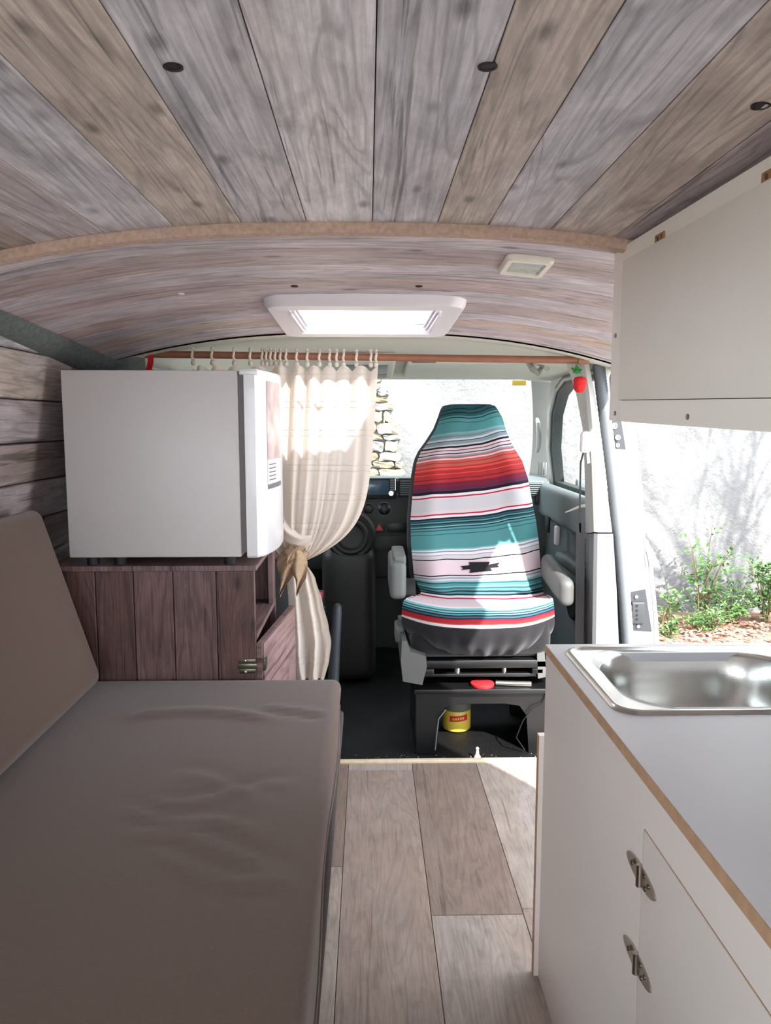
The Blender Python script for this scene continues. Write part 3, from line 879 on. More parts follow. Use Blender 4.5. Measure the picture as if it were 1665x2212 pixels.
h_ = hg.build('hinge', M['dark_steel'], fcab)
for xx, zz in ((-.028, .480), (-.028, .450)):
    MB().lathe([(.004, 0), (.004, -.003), (.002, -.004)], (CX + xx, CY - .004, zz), 10, 'y').build('screw', M['chrome'], h_)

# ---- fridge
FZ0, FZ1 = .752, 1.224
fx0, fx1 = -.762, -.325
fr = thing('fridge', 'small white fridge standing on the dark plank cabinet', 'fridge', (-.53, 2.15, .731))
MB().box(fx0, fx1, CY, 2.36, FZ0, FZ1, .004).build('body', M['fridge'], fr)
MB().box(fx1 + .0005, fx1 + .014, CY + .006, 2.352, FZ0 + .012, FZ1 - .012).build('gasket', M['gasket'], fr)
# bowed door
def door_loop(z, ins):
    pts = []
    y0, y1 = CY - .002 + ins, 2.362 - ins
    x0 = fx1 + .015
    n = 16
    for i in range(n + 1):
        t = i / n; y = y0 + (y1 - y0) * t
        e = min(1, min(t, 1 - t) / .05); 
        bow = .030 * (1 - (2 * t - 1) ** 2) + .036 * (1 - (1 - e) ** 2 * .25)
        pts.append(Vector((x0 + bow - ins * .5, y, z)))
    return pts + [Vector((x0, y1, z)), Vector((x0, y0, z))]
mb = MB().loops([door_loop(FZ0 - .002, .006), door_loop(FZ0 + .004, 0), door_loop(FZ1 - .006, 0), door_loop(FZ1 + .001, .006)], True, True)
fd = mb.build('door', M['fridge_door'], fr)
MB().box(fx1 + .004, fx1 + .05, CY - .004, CY + .04, FZ1 - .012, FZ1 + .004, .003).build('hinge_cover', M['fridge_door'], fd)
def door_x(y):
    t = (y - (CY - .002)) / (2.362 - CY + .002); e = min(1, min(t, 1 - t) / .05)
    return fx1 + .015 + .030 * (1 - (2 * t - 1) ** 2) + .036 * (1 - (1 - e) ** 2 * .25)
def door_sticker(name, y0, y1, z0, z1, m_, lift=.0008):
    mb = MB()
    mb.grid(lambda u, v: (door_x(y0 + (y1 - y0) * u) + lift, y0 + (y1 - y0) * u, z0 + (z1 - z0) * v), 6, 1)
    mb.grid(lambda u, v: (door_x(y0 + (y1 - y0) * u) + lift - .0004, y0 + (y1 - y0) * u, z0 + (z1 - z0) * v), 6, 1)
    return mb.build(name, m_, fd)
foodprint = plain('food_photo_print', (206, 178, 170), .3, var=.4, scale=16)
door_sticker('picture_sticker', 2.00, 2.14, 1.00, 1.20, foodprint)
st_ = door_sticker('label_sticker', 2.00, 2.14, .935, .998, M['white_plastic'])
for k in range(5): 
    q = door_sticker('print_line', 2.01, 2.07, .984 - k * .010, .987 - k * .010, M['gasket'], .0014); q.parent = fr
q = door_sticker('label_band', 2.00, 2.14, .922, .934, M['gasket'], .0012)
for k in range(6):
    y_ = 2.20 + .01 * (k % 3); 
    q = door_sticker('badge_letter', 2.225 + .008 * k, 2.230 + .008 * k, .800, .810, M['dash'], .0012)
for x in (fx0 + .05, fx0 + .12, fx1 - .035):
    for y in (CY + .03, 2.33):
        if x == fx0 + .12 and y > 2: continue
        MB().lathe([(.016, .7305), (.016, .7515)], (x, y, 0), 14).build('foot', M['rubber'], fr)

# ---- kitchen
KX, KY, KZ = .335, 1.404, .662
kc = thing('kitchen_cabinet', 'white laminate kitchen base cabinet by the sliding door', 'cabinet', (.58, .6, 0))
DY1, DZ0, DZ1 = .880, .06, .604
mb = MB()
mb.box(KX, KX + .015, DY1 + .0015, KY, .0015, KZ)
mb.box(KX, KX + .015, -.6, DY1 + .0015, DZ1 + .003, KZ)
mb.box(KX, KX + .015, -.6, DY1 + .0015, .0015, DZ0 - .003)
mb.build('front_panel', M['laminate'], kc, smooth=False)
MB().box(KX + .016, .80, KY - .016, KY, .0015, KZ).build('end_panel', M['laminate'], kc)
MB().box(KX + .02, KX + .03, -.6, KY - .02, .02, KZ - .02).build('inner_board', M['backing'], kc)
MB().box(.79, .80, -.6, KY - .02, .02, KZ - .01).build('back_panel', M['laminate'], kc)
MB().box(KX + .032, .788, -.6, KY - .02, .002, .014).build('bottom_board', M['laminate'], kc)
mb = MB().box(KX - .009, KX + .004, KY + .001, KY + .017, .0015, .50)
mb.build('edge_board', M['laminate'], kc)
MB().box(KX - .0095, KX - .0091, KY + .001, KY + .017, .0015, .50).build('edge_band', M['ply'], kc)
kd = MB().box(KX - .0005, KX + .0145, -.3, DY1 - .0015, DZ0, DZ1, .001).build('door', M['laminate'], kc)
MB().box(KX + .001, KX + .013, -.3, DY1 - .0015, DZ1 + .0002, DZ1 + .0026).build('door_edge', M['hingewood'], kc)
for zz in (.545, .428):
    hb = MB()
    el = lambda cy, cz, s: [Vector((KX - .0005, cy + .042 * s * math.cos(t) * 1.0, cz + .0135 * math.sin(t))) for t in [math.pi * k / 10 - math.pi / 2 for k in range(11)]]
    for s in (-1, 1):
        pts = [Vector((KX - .0006, DY1 + s * .003 + s * .046 * math.cos(t), zz + .0125 * math.sin(t))) for t in [math.pi * k / 12 - math.pi / 2 for k in range(13)]]
        hb.prism(pts, (-.002, 0, 0))
    ho = hb.build('hinge', M['chrome'], kc)
    MB().tube([(KX - .003, DY1, zz - .015), (KX - .003, DY1, zz + .013)], .0042, 10).build('knuckle', M['chrome'], ho)
    for dy, dz in ((.018, .007), (.028, -.001), (-.018, -.007), (-.028, .002), (-.014, .007)):
        MB().lathe([(.0032, 0), (.0032, -.001), (.0018, -.0016)], (KX - .0026, DY1 + dy, zz + dz), 10, 'x').build('screw', M['dark_steel'], ho)
# worktop
SX0, SX1, SY0, SY1 = .356, .775, 1.052, 1.378
wt_ = thing('worktop', 'pale grey worktop with plywood edge over the kitchen cabinet', 'worktop', (.57, .5, .663))
mb = MB()
hx0, hx1, hy0, hy1 = SX0 + .03, SX1 - .03, SY0 + .03, SY1 - .03
for a in ((KX - .001, hx0, -.6, KY + .002), (hx1, .80, -.6, KY + .002), (hx0, hx1, -.6, hy0), (hx0, hx1, hy1, KY + .002)):
    mb.box(a[0], a[1], a[2], a[3], .664, .680)
mb.build('slab', M['worktop'], wt_, smooth=False)
MB().box(KX - .0022, KX - .0011, -.6, KY + .002, .664, .6795).build('front_edge_band', M['ply'], wt_)
# sink
sk = thing('sink', 'stainless steel sink with rounded basin set into the grey worktop', 'sink', ((SX0 + SX1) / 2, (SY0 + SY1) / 2, .681))
mb = MB()
zt = .6805
L_ = []
def rr(ins, z, r): return rrect(SX0 + ins, SX1 - ins, SY0 + ins, SY1 - ins, z, r, 10)
def rr2(z, r, dx, dy): return rrect(SX0 + dx, SX1 - dx, SY0 + dy, SY1 - dy, z, r, 10)
L_ = [rr(0, zt, .035), rr(.003, zt + .004, .034), rr(.007, zt + .0055, .033), rr(.011, zt + .004, .032), rr(.015, zt + .0025, .03), rr2(zt + .002, .06, .030, .018), rr2(zt - .001, .10, .036, .023), rr2(zt - .008, .10, .040, .027),
      rr2(zt - .06, .095, .046, .033), rr2(zt - .125, .085, .056, .043), rr2(zt - .140, .07, .075, .062), rr2(zt - .143, .05, .12, .10)]
mb.loops(L_, False, True)
mb.build('basin', M['steel'], sk, angle=60)
MB().lathe([(.030, zt - .1425), (.030, zt - .141), (.022, zt - .1412), (.02, zt - .142)], ((SX0 + SX1) / 2, (SY0 + SY1) / 2, 0), 20).build('drain', M['chrome'], sk)

# ---- overhead cabinet
OX, OY = .442, 1.41
oc = thing('wall_cabinet', 'white overhead cabinet hung along the ceiling above the kitchen', 'cabinet', (.6, .5, 1.095))
ztop = lambda x: zc(x, 1.0) - .020
mb = MB().box(OX, .765, -.6, OY, 1.105, 1.39); 
mb = MB()
mb.prism([(OX + .001, OY, 1.100), (OX + .001, OY, 1.398), (.60, OY, 1.36), (.755, OY, 1.30), (.765, OY, 1.10)], (0, -.012, 0)); mb.build('end_panel', M['laminate_up'], oc)
MB().box(OX + .001, .765, -.6, OY - .013, 1.100, 1.112).build('bottom_panel', M['laminate_up'], oc)
mb = MB().box(OX - .001, OX + .011, 1.354, OY - .013 + .0125, 1.101, 1.397); mb.build('stile', M['laminate_up'], oc)
MB().box(OX - .001, OX + .011, -.6, 1.3535, 1.36, 1.3985).build('top_rail', M['laminate_up'], oc)
MB().box(OX - .001, OX + .011, -.6, 1.3535, 1.099, 1.1355).build('bottom_rail', M['laminate_up'], oc)
MB().box(OX + .002, OX + .006, -.6, 1.352, 1.134, 1.362).build('shadow_board', M['backing'], oc)
dp = MB().box(OX - .006, OX - .0015, -.2, 1.348, 1.1365, 1.372, .001).build('door', M['laminate_up'], oc)
for yy in (1.19, .868):
    h = MB().box(OX - .0035, OX - .0012, yy - .018, yy + .018, 1.364, 1.384, .0008).build('hinge', M['hingewood'], oc)
    for d in (-.009, .006):
        MB().lathe([(.003, 0), (.003, -.0012), (.0016, -.0016)], (OX - .0034, yy + d, 1.377), 10, 'x').build('screw', M['dark_steel'], h)
for yy, zz in ((1.376, 1.113), (1.388, 1.25), (1.06, 1.112)):
    MB().lathe([(.0042, 0), (.0042, -.0015), (.002, -.002)], (OX - .001, yy, zz), 10, 'x').build('screw', M['dark_steel'], oc)

for o_ in oc.children_recursive:
    for v_ in o_.data.vertices: v_.co.z += .021 * (v_.co.y + oc.location.y - 1.40)
# ---- ceiling lamp
lx, ly = .306, 1.535
lp = thing('ceiling_lamp', 'small rectangular reading lamp on the ceiling boards', 'lamp', (lx, ly, zc(lx, ly)))
def on_ceiling(loops_):
    return [[Vector((p.x, p.y, zc(p.x, p.y) + p.z)) for p in l] for l in loops_]
MB().loops(on_ceiling([rrect(lx - .045, lx + .045, ly - .058, ly + .058, .001, .012), rrect(lx - .045, lx + .045, ly - .058, ly + .058, -.006, .012), rrect(lx - .042, lx + .042, ly - .054, ly + .054, -.011, .012), rrect(lx - .033, lx + .033, ly - .042, ly + .042, -.011, .006), rrect(lx - .032, lx + .032, ly - .040, ly + .040, -.006, .005)]), False, False).build('frame', M['cream_w'], lp)
MB().loops(on_ceiling([rrect(lx - .032, lx + .032, ly - .040, ly + .040, -.0055, .005), rrect(lx - .032, lx + .032, ly - .040, ly + .040, -.0075, .005)]), True, True).build('lens', M['mirrored'], lp)

# ---- roof hatch
rh = thing('roof_hatch', 'white roof hatch with bright clear pane above the cab entrance', 'hatch', (-.005, 2.11, 1.36))
ox0, ox1, oy0, oy1 = -.252, .240, 1.845, 2.375
zb_ = 1.358
def hz(y): return zb_ - .035 * (y - 2.1)
def tilt(l): return [Vector((p.x, p.y, p.z + hz(p.y))) for p in l]
Ls = [rrect(ox0 - .004, ox1 + .004, oy0 - .004, oy1 + .004, .042, .05), rrect(ox0 - .004, ox1 + .004, oy0 - .004, oy1 + .004, .034, .05), rrect(ox0, ox1, oy0, oy1, .032, .05), rrect(ox0 + .004, ox1 - .004, oy0 + .004, oy1 - .004, .008, .05), rrect(ox0 + .012, ox1 - .012, oy0 + .012, oy1 - .012, .0, .045),
      rrect(HX0 + .004, HX1 - .004, HY0 + .004, HY1 - .004, .0, .006), rrect(HX0 + .004, HX1 - .004, HY0 + .004, HY1 - .004, .095, .006)]
MB().loops([tilt(l) for l in Ls], False, False).build('frame', M['white_plastic'], rh)
for s in (0, 1):
    x0 = HX0 + .006 if not s else HX1 - .024
    for k in range(3):
        MB().box(x0 + (k * .006 if not s else (2 - k) * .006), x0 + (k * .006 if not s else (2 - k) * .006) + .005, HY0 + .012, HY1 - .012, 1.353 + k * .008, 1.366 + k * .008, .001).build('blind_rail', M['white_plastic'], rh)
MB().box(HX0 + .02, HX1 - .02, HY1 - .05, HY1 - .035, 1.375, 1.385, .002).build('blind_bar', M['white_plastic'], rh)
MB().box(HX0 + .006, HX1 - .006, HY0 + .005, HY1 - .005, 1.440, 1.444).build('pane', M['pane'], rh)
for x in (-.055, .0):
    MB().box(x - .014, x + .014, 2.10, 2.112, 1.431, 1.4385, .002).build('latch', M['cabmid'], rh)

# =================================================================== CURTAIN AND ROD
RY = 2.432
ra, rb = at(312, 765, RY), at(1268, 778, RY)
rod = thing('curtain_rod', 'copper-brown curtain rod spanning the van behind the fridge', 'rod', (0, RY, 1.28))
MB().tube([ra, ra.lerp(rb, .5), rb], .0112, 14).build('pole', M['rod'], rod)
MB().tube([rb + Vector((-.03, 0, -.0005)), rb + Vector((.004, 0, 0))], .0128, 14).build('end_cap', M['rod'], rod)
MB().lathe([(.005, 0), (.006, -.008), (.003, -.010)], rb + Vector((-.018, 0, -.010)), 10).build('screw_eye', M['chrome'], rod)
def rodpt(px):
    x = at(px, 770, RY).x; t = (x - ra.x) / (rb.x - ra.x); return ra.lerp(rb, t)

def lerp_tab(tab, v):
    for (a, x), (b_, y) in zip(tab, tab[1:]):
        if v <= b_: 
            t = (v - a) / (b_ - a); t = t * t * (3 - 2 * t) * .5 + t * .5
            return x + (y - x) * t
    return tab[-1][1]
RT = [(792, 818), (850, 816), (900, 808), (950, 800), (1000, 793), (1060, 786), (1100, 777), (1130, 768), (1150, 758), (1170, 742), (1190, 718), (1203, 692), (1213, 655)]
LT = [(792, 412), (900, 440), (1000, 520), (1060, 570), (1120, 596), (1170, 610), (1195, 618), (1212, 622)]
cur = thing('curtain', 'cream cotton curtain tied back beside the fridge', 'curtain', (-.2, RY, .3))
def cpt(u, v):
    py = 792 + (1213 - 792) * v
    w_ = v ** 7.5
    px = (412 + 406 * u - 30 * u * v) * (1 - w_) + (620 + 36 * u) * w_
    ph = u * 2 * math.pi * 10.5 + 1.6 * math.sin(u * 9) + .35 * math.sin(v * 4 + u * 7)
    amp = (.014 + .009 * math.sin(u * 13 + 1)) * (1 - .35 * v)
    dy = amp * math.sin(ph) + .004 * math.sin(ph * 2.3 + v * 3) * v + .008 * math.sin(u * 9 + v * 5) * v
    dy -= .05 * math.sin(math.pi * v ** 1.5) * u ** 1.5      # the belly hangs towards the bed
    sag = 10 * math.sin(math.pi * u) * w_
    p = at(px, py + sag, RY)
    return Vector((p.x + .004 * math.cos(ph) * (1 - v), RY + dy * (1 - .6 * w_), p.z - (.005 + .008 * math.sin(ph)) * (1 - min(1, v / .03))))
MB().grid(cpt, 220, 90, lambda u, v: (u * 1.2, v * .65)).build('drape', M['curtain'], cur, angle=180)
# swag of cloth folded over the tie
def swag(u, v):
    a = math.pi * u
    px = 598 + 76 * u; py = 1098 + 58 * math.sin(a * .60) + v * (52 - 30 * u)
    p = at(px, py, RY - .02)
    return p + Vector((0, -.020 * math.sin(math.pi * v) * min(1, u * 4) + .006 * math.sin(v * 9 + u * 5), 0))
MB().grid(swag, 30, 20, lambda u, v: (u * .2, v * .12)).build('swag', M['curtain'], cur, angle=180)
# tail under the tie
TR = [(1200, 652), (1250, 682), (1300, 697), (1350, 710), (1385, 716), (1420, 712), (1470, 700), (1540, 690)]
TL_ = [(1200, 616), (1250, 618), (1300, 622), (1400, 626), (1470, 632), (1540, 640)]
def tail(u, v):
    py = 1200 + 270 * v
    l, r = lerp_tab(TL_, py), lerp_tab(TR, py)
    px = l + (r - l) * u
    ph = u * 16 + 1.5 * math.sin(v * 3)
    return at(px, py, RY) + Vector((0, .014 * math.sin(ph) + .01 * math.sin(u * 31 + v * 6) * .3, .004 * math.sin(ph * 2) if v > .97 else 0))
MB().grid(tail, 60, 40, lambda u, v: (u * .35, v * .4)).build('tail', M['curtain'], cur, angle=180)
loop_src = None
for i, px in enumerate((417, 459, 506, 541, 567, 576, 585, 595, 606, 618, 641, 664, 690, 712, 727, 742, 770, 801, 812)):
    p = rodpt(px)
    if loop_src is None:
        mb = MB()
        mb.tube([p + Vector((.0015 * math.sin(3 * a), .0145 * math.cos(a), .0145 * math.sin(a) + .001)) for a in [2 * math.pi * k / 14 for k in range(15)]], .0042, 6)
        mb.lathe([(.001, .009), (.006, .006), (.0075, 0), (.006, -.006), (.001, -.009)], p + Vector((0, -.004, -.024)), 10)
        mb.lathe([(.001, .007), (.005, .004), (.006, 0), (.004, -.005)], p + Vector((0, -.002, .019)), 8)
        loop_src = mb.build('tie_loop', M['rope'], cur); p0 = p
    else:
        d = p - p0
        share(loop_src, 'tie_loop', cur, d)
# burlap tie-back
tb = thing('tieback', 'frayed burlap tie knotted around the cream curtain', 'tieback', at(630, 1230, RY))
c0 = at(634, 1200, RY)
ring = [c0 + Vector((.038 * math.cos(a), .050 * math.sin(a), .006 * math.sin(a * 2) + .012 * math.cos(a))) for a in [2 * math.pi * k / 22 for k in range(23)]]
MB().tube(ring, [.013 + .003 * math.sin(k * 2.3) for k in range(23)], 8).build('band', M['burlap'], tb)
def ribbon(pts, wd, n=24):
    P_ = [at(x, y, RY - .058) for x, y, _ in pts]
    def f(u, v):
        t = v * (len(P_) - 1); k = min(int(t), len(P_) - 2); q = P_[k].lerp(P_[k + 1], t - k); ww = pts[k][2] * (1 - t + k) + pts[k + 1][2] * (t - k)
        tw = 1.0 + .35 * math.sin(v * 5)
        return q + Vector(((u - .5) * ww * tw, .018 * math.sin(u * 6 + v * 5) - .012 * v, .004 * math.sin(u * 14) * v))
    return MB().grid(f, 12, n)
ribbon([(634, 1180, .03), (640, 1215, .05), (650, 1250, .035), (642, 1285, .004)], 1).build('loose_end', M['burlap'], tb, angle=180)
ribbon([(628, 1185, .05), (622, 1220, .055), (616, 1255, .03), (606, 1285, .006)], 1).build('loose_end', M['burlap'], tb, angle=180)
ribbon([(640, 1178, .05), (632, 1195, .045), (626, 1215, .02)], 1).build('bow_loop', M['burlap'], tb, angle=180)

# red ribbon at the rod's left end, yarn fruit at the right end
p = rodpt(325)
def rbn(u, v): return p + Vector(((u - .5) * .018 + .004 * math.sin(v * 5), -.014 - .003 * math.sin(v * 8), .012 - .075 * v))
mb = MB().grid(rbn, 4, 12); mb.grid(lambda u, v: rbn(u, v) + Vector((0, .0015, 0)), 4, 12)
rr_ = thing('red_ribbon', 'red ribbon tied to the rod above the fridge', 'ribbon', p - Vector((0, 0, .06)))
mb.build('tail', M['red'], rr_)
MB().tube([p + Vector((0, .0155 * math.cos(a), .0155 * math.sin(a))) for a in [2 * math.pi * k / 14 for k in range(15)]], .004, 6).build('knot', M['red'], rr_)
p = at(1252, 830, RY - .012)
fo = thing('fruit_charm', 'red yarn strawberry charm with green top hanging from the rod', 'charm', p - Vector((0, 0, .03)))
def berry(o):
    d = o - p; n_ = math.sin(d.x * 420) * math.sin(d.y * 380) * math.sin(d.z * 400)
    k = 1 + .10 * n_
    return p + Vector((d.x * k * (1.0 + .12 * d.z / .03), d.y * k, d.z * k))
MB().soft(p.x - .019, p.x + .019, p.y - .016, p.y + .016, p.z - .026, p.z + .024, .0155, (8, 8, 10), berry).build('fruit', M['red'], fo)
mb = MB()
for k in range(26):
    a = random.uniform(0, 6.28); el_ = random.uniform(-.2, 1.3); l = random.uniform(.012, .026)
    q = p + Vector((-.010, 0, .036)); d = Vector((math.cos(a) * math.cos(el_), math.sin(a) * math.cos(el_) * .6, math.sin(el_) + .1)) * l
    mb.tube([q, q + d * .6 + Vector((0, 0, .002)), q + d], [.005, .0035, .001], 5)
mb.build('leaves', M['green'], fo)
q = rodpt(1246)
MB().tube([p + Vector((-.010, 0, .05)), Vector((q.x, p.y, q.z - .002)), Vector((q.x, q.y - .012, q.z + .006))], .0008, 5).build('string', M['green'], fo)

# =================================================================== CAB FURNITURE
# ---- passenger seat turned to the living area
seat = thing('passenger_seat', 'swivelled passenger seat in a turquoise and red striped blanket cover', 'seat', (.40, 2.70, -.03))
ROWS = [  # photo row at the middle, depth, left, right
    (873, 3.015, 976, 1062), (876, 2.985, 964, 1074), (884, 2.97, 959, 1080), (903, 2.955, 953, 1091), (929, 2.945, 943, 1098), (956, 2.93, 926, 1109), (977, 2.915, 911, 1121), (998, 2.90, 902, 1134), (1035, 2.88, 896, 1146), (1077, 2.86, 892, 1154),
    (1127, 2.83, 888, 1164), (1180, 2.80, 889, 1171), (1220, 2.78, 893, 1174), (1254, 2.76, 896, 1176), (1278, 2.735, 908, 1178), (1290, 2.70, 912, 1182), (1298, 2.64, 905, 1190), (1306, 2.56, 893, 1201), (1314, 2.49, 881, 1208), (1324, 2.455, 874, 1211), (1338, 2.445, 871, 1213), (1358, 2.45, 870, 1213)]
def row_at(v):
    t = v * (len(ROWS) - 1); k = min(int(t), len(ROWS) - 2); f = t - k
    return [ROWS[k][i] * (1 - f) + ROWS[k + 1][i] * f for i in range(4)]
def cover(u, v, lift=0):
    py, Y, l, r = row_at(v)
    s = 2 * u - 1
    # side edges of the back curl away, bolsters come forward a little; cushion front rounds off
    if py < 1280:
        dY = .055 * abs(s) ** 5 - .018 * math.exp(-((abs(s) - .72) / .2) ** 2) * min(1, max(0, (py - 930) / 60))
        sag = 0
    else:
        k = min(1, (py - 1280) / 40)
        dY = .055 * abs(s) ** 5 * (1 - k) + k * .10 * abs(s) ** 3.0
        sag = -10 * k * abs(s) ** 2.5 * (1 if py > 1300 else .3)
    p = at(l + (r - l) * u, py + sag, Y)
    wr = .0018 * math.sin(u * 17 + v * 41) * math.sin(v * 23 - u * 5)
    if py > 1225: wr += .004 * math.sin(v * 150 + 6 * u) * math.exp(-((py - 1272) / 28) ** 2) 
    return Vector((p.x, Y + dY + wr - lift, p.z))
def cover_uv(u, v):
    py, Y, l, r = row_at(v)
    tiltpx = 0
    s = 2 * u - 1
    k = max(0, min(1, (1290 - py) / 120)); k2 = 1 if py > 930 else .55
    pv = py + (15 * s) * k * k2 + (2.5 * math.sin(u * 9)) * k
    if py > 1300: pv += -4 * s * s
    return (u, (1362.0 - pv) / (1362.0 - 872.0))
mb = MB()
mb.grid(cover, 48, 130, cover_uv)
mb.build('striped_cover', M['serape'], seat, angle=180)
# black sides/back of the backrest (cover's elastic rear)
mb = MB()
NB = [r for r in ROWS if r[0] < 1280]
vmax = (len(NB) - 1) / (len(ROWS) - 1)
sec = []
for i in range(40):
    v = vmax * i / 39
    py, Y, l, r = row_at(v)
    th = .10 + .03 * (i / 39)
    a, b_ = cover(0, v), cover(1, v)
    c_ = cover(.5, v)
    ex = .016
    sec.append([a + Vector((.012, .004, 0)), a + Vector((-ex * (.25 + .75 * i / 39), .035, 0)), a + Vector((0, th, 0)), b_ + Vector((0, th, 0)), b_ + Vector((ex * .3, .035, 0)), b_ + Vector((-.012, .004, 0)), c_ + Vector((.08, .03, 0)), c_ + Vector((-.08, .03, 0))])
mb.loops(sec, True, True)
mb.build('back_shell', M['blackcloth'], seat, angle=50)
# cushion skirt
def skirt(u, v):
    s = 2 * u - 1
    top = cover(u, 1.0)
    py = 1358 + (1425 - 1358) * v
    l = 870 + (42) * v ** 2.2; r = 1213 - (20) * v ** 2.2
    p = at(l + (r - l) * u, py - 10 * abs(s) ** 2.5 * (1 - v) - 14 * v * abs(s) ** 3, 2.45)
    pleat = .006 * math.sin(u * 55 + 3 * v) * v + .004 * math.sin(u * 23) * v
    return Vector((p.x, top.y + .045 * v ** 2 + pleat - .012 * math.sin(math.pi * v), p.z))
mb = MB().grid(skirt, 70, 14); mb.build('skirt', M['blackcloth'], seat, angle=180)
# cushion body under the cover
mb = MB().soft(.14, .62, 2.50, 2.86, .30, .455, .05, (4, 4, 3)); mb.build('cushion_core', M['blackcloth'], seat)
for sx in (-1, 1):
    a = cover(0 if sx < 0 else 1, .90); 
    side = MB()
    def sk2(u, v):
        vv = 1.0 - .27 * u
        p = cover(0 if sx < 0 else 1, vv)
        return Vector((p.x - sx * .010 - sx * .05 * v ** 2, p.y, p.z - v * (p.z - .33)))
    side.grid(sk2, 16, 8); side.build('side_skirt', M['blackcloth'], seat, angle=180)
# motif woven in the cover
motif = [(993, 1231), (1006, 1225), (1010, 1225), (1010, 1217), (1058, 1214), (1056, 1221), (1079, 1215), (1075, 1221), (1078, 1227), (1058, 1228), (1063, 1234), (1014, 1238), (1017, 1230), (996, 1234)]
motif = [(994, 1223), (1010, 1221), (1014, 1220), (1012, 1214), (1058, 1213), (1055, 1219), (1079, 1214), (1074, 1221), (1079, 1224), (1058, 1226), (1063, 1232), (1013, 1237), (1016, 1229), (995, 1231), (1000, 1227)]
def on_cover(px, py):
    lo, hi = 0.0, vmax
    for _ in range(40):
        m_ = (lo + hi) / 2
        if row_at(m_)[0] < py: lo = m_
        else: hi = m_
    r_ = row_at(lo); return cover((px - r_[2]) / (r_[3] - r_[2]), lo, .0045)
core = [on_cover(px, py) for px, py in motif]
mb = MB()
cen = on_cover(1036, 1225)
mb.add([cen] + core, [(0, i + 1, (i + 1) % len(core) + 1) for i in range(len(core))]); mb.build('woven_motif', M['blackcloth'], seat, angle=180)
# armrests
def armrest(pts, name, mat):
    """pts: photo outline, swept back along the depth"""
    mb = MB()
    cx = sum(a for a, b_ in pts) / len(pts); cy = sum(b_ for a, b_ in pts) / len(pts)
    def ringp(Y, k): return [at(cx + (a - cx) * k, cy + (b_ - cy) * k, Y0) + Vector((0, Y - Y0, 0)) for a, b_ in pts]
    return mb
def rest(x0, x1, z0, z1, y0, y1, nm, mat):
    d = lambda o: (o.x, o.y, o.z + (.02 if False else 0))
    return MB().soft(x0, x1, y0, y1, z0, z1, .018, (2, 6, 4)).build(nm, M[mat], seat)
# folded up left armrest: a rounded slab hanging beside the backrest
a = at(842, 1207, 2.56); b_ = at(875, 1300, 2.56)
mb = MB().soft(a.x, b_.x + .004, 2.56, 2.84, b_.z + .005, a.z - .012, .020, (2, 8, 4)); mb.build('armrest', M['armrest'], seat)
mb = MB().soft(a.x + .012, b_.x + .004, 2.585, 2.80, a.z - .03, a.z + .006, .008, (2, 4, 2)); mb.build('armrest_top', M['armrest'], seat)
a = at(1180, 1205, 2.60); 
mb = MB().soft(.0, .052, .0, .25, .0, .095, .024, (2, 8, 3))
sh = lambda x, y, z: (.630 + x + .018 * (.25 - y) / .25, 2.53 + y, .468 + z + .055 * y / .25)
mb.v = [sh(*q) for q in mb.v]; mb.build('armrest', M['armrest_dark'], seat)
# recliner knob, side trims, levers
p = at(890, 1285, 2.70); MB().lathe([(.05, .02), (.05, -.02), (.04, -.026)], (p.x - .01, p.y, p.z + .01), 24, 'x').build('recliner', M['dash_dark'], seat)
mb = MB(); pts = [(868, 1385), (878, 1385), (886, 1408), (920, 1418), (922, 1440), (912, 1480), (870, 1472), (866, 1430)]
mb.prism([at(x, y, 2.47) for x, y in pts], (0, .34, 0)); mb.build('side_trim', M['armrest_dark'], seat, angle=25)
mb = MB(); pts = [(1160, 1412), (1176, 1408), (1180, 1462), (1162, 1466)]
mb.prism([at(x, y, 2.50) for x, y in pts], (0, .30, 0)); mb.build('side_trim', M['armrest_dark'], seat, angle=25)
p = at(860, 1365, 2.62); MB().soft(p.x - .012, p.x + .02, 2.58, 2.68, p.z - .03, p.z + .03, .01, (2, 3, 2)).build('lever', M['armrest'], seat)
# pan, swivel plates, pedestal with arched front
MB().box(.14, .64, 2.50, 2.86, .270, .300, .006).build('seat_pan', M['blackmetal'], seat)
MB().box(.17, .62, 2.51, 2.85, .238, .250, .003).build('swivel_plate', M['blackmetal'], seat)
for x in (.20, .57):
    MB().box(x - .02, x + .02, 2.50, 2.88, .250, .270, .004).build('slide_rail', M['blackmetal'], seat)
MB().lathe([(.012, .250), (.012, .272)], (.30, 2.53, 0), 12).build('bolt', M['chrome'], seat)
MB().lathe([(.010, .250), (.010, .272)], (.46, 2.53, 0), 12).build('bolt', M['chrome'], seat)
MB().box(.15, .64, 2.48, 2.88, .188, .206, .004).build('base_plate', M['blackmetal'], seat)
arch = [(.160, -.028), (.160, .190), (.62, .190), (.62, -.028), (.545, -.028), (.535, .105), (.51, .140), (.46, .148), (.31, .148), (.262, .140), (.240, .110), (.228, -.028)]
for y0 in (2.50, 2.85):
    MB().prism([(x, y0, z) for x, z in arch], (0, .012, 0)).build('pedestal_front' if y0 < 2.6 else 'pedestal_rear', M['blackmetal'], seat, angle=20)
for x in (.158, .611):
    MB().box(x, x + .01, 2.512, 2.85, -.028, .19).build('pedestal_side', M['blackmetal'], seat)
MB().tube([(.60, 2.497, .185), (.585, 2.49, .15), (.55, 2.488, .135), (.52, 2.49, .09), (.50, 2.495, .03), (.53, 2.495, -.015)], .0022, 6).build('cable', M['black'], seat)
MB().tube([(.26, 2.497, .13), (.235, 2.49, .10), (.228, 2.488, .04), (.224, 2.49, -.01)], .002, 6).build('cable', M['dash'], seat)

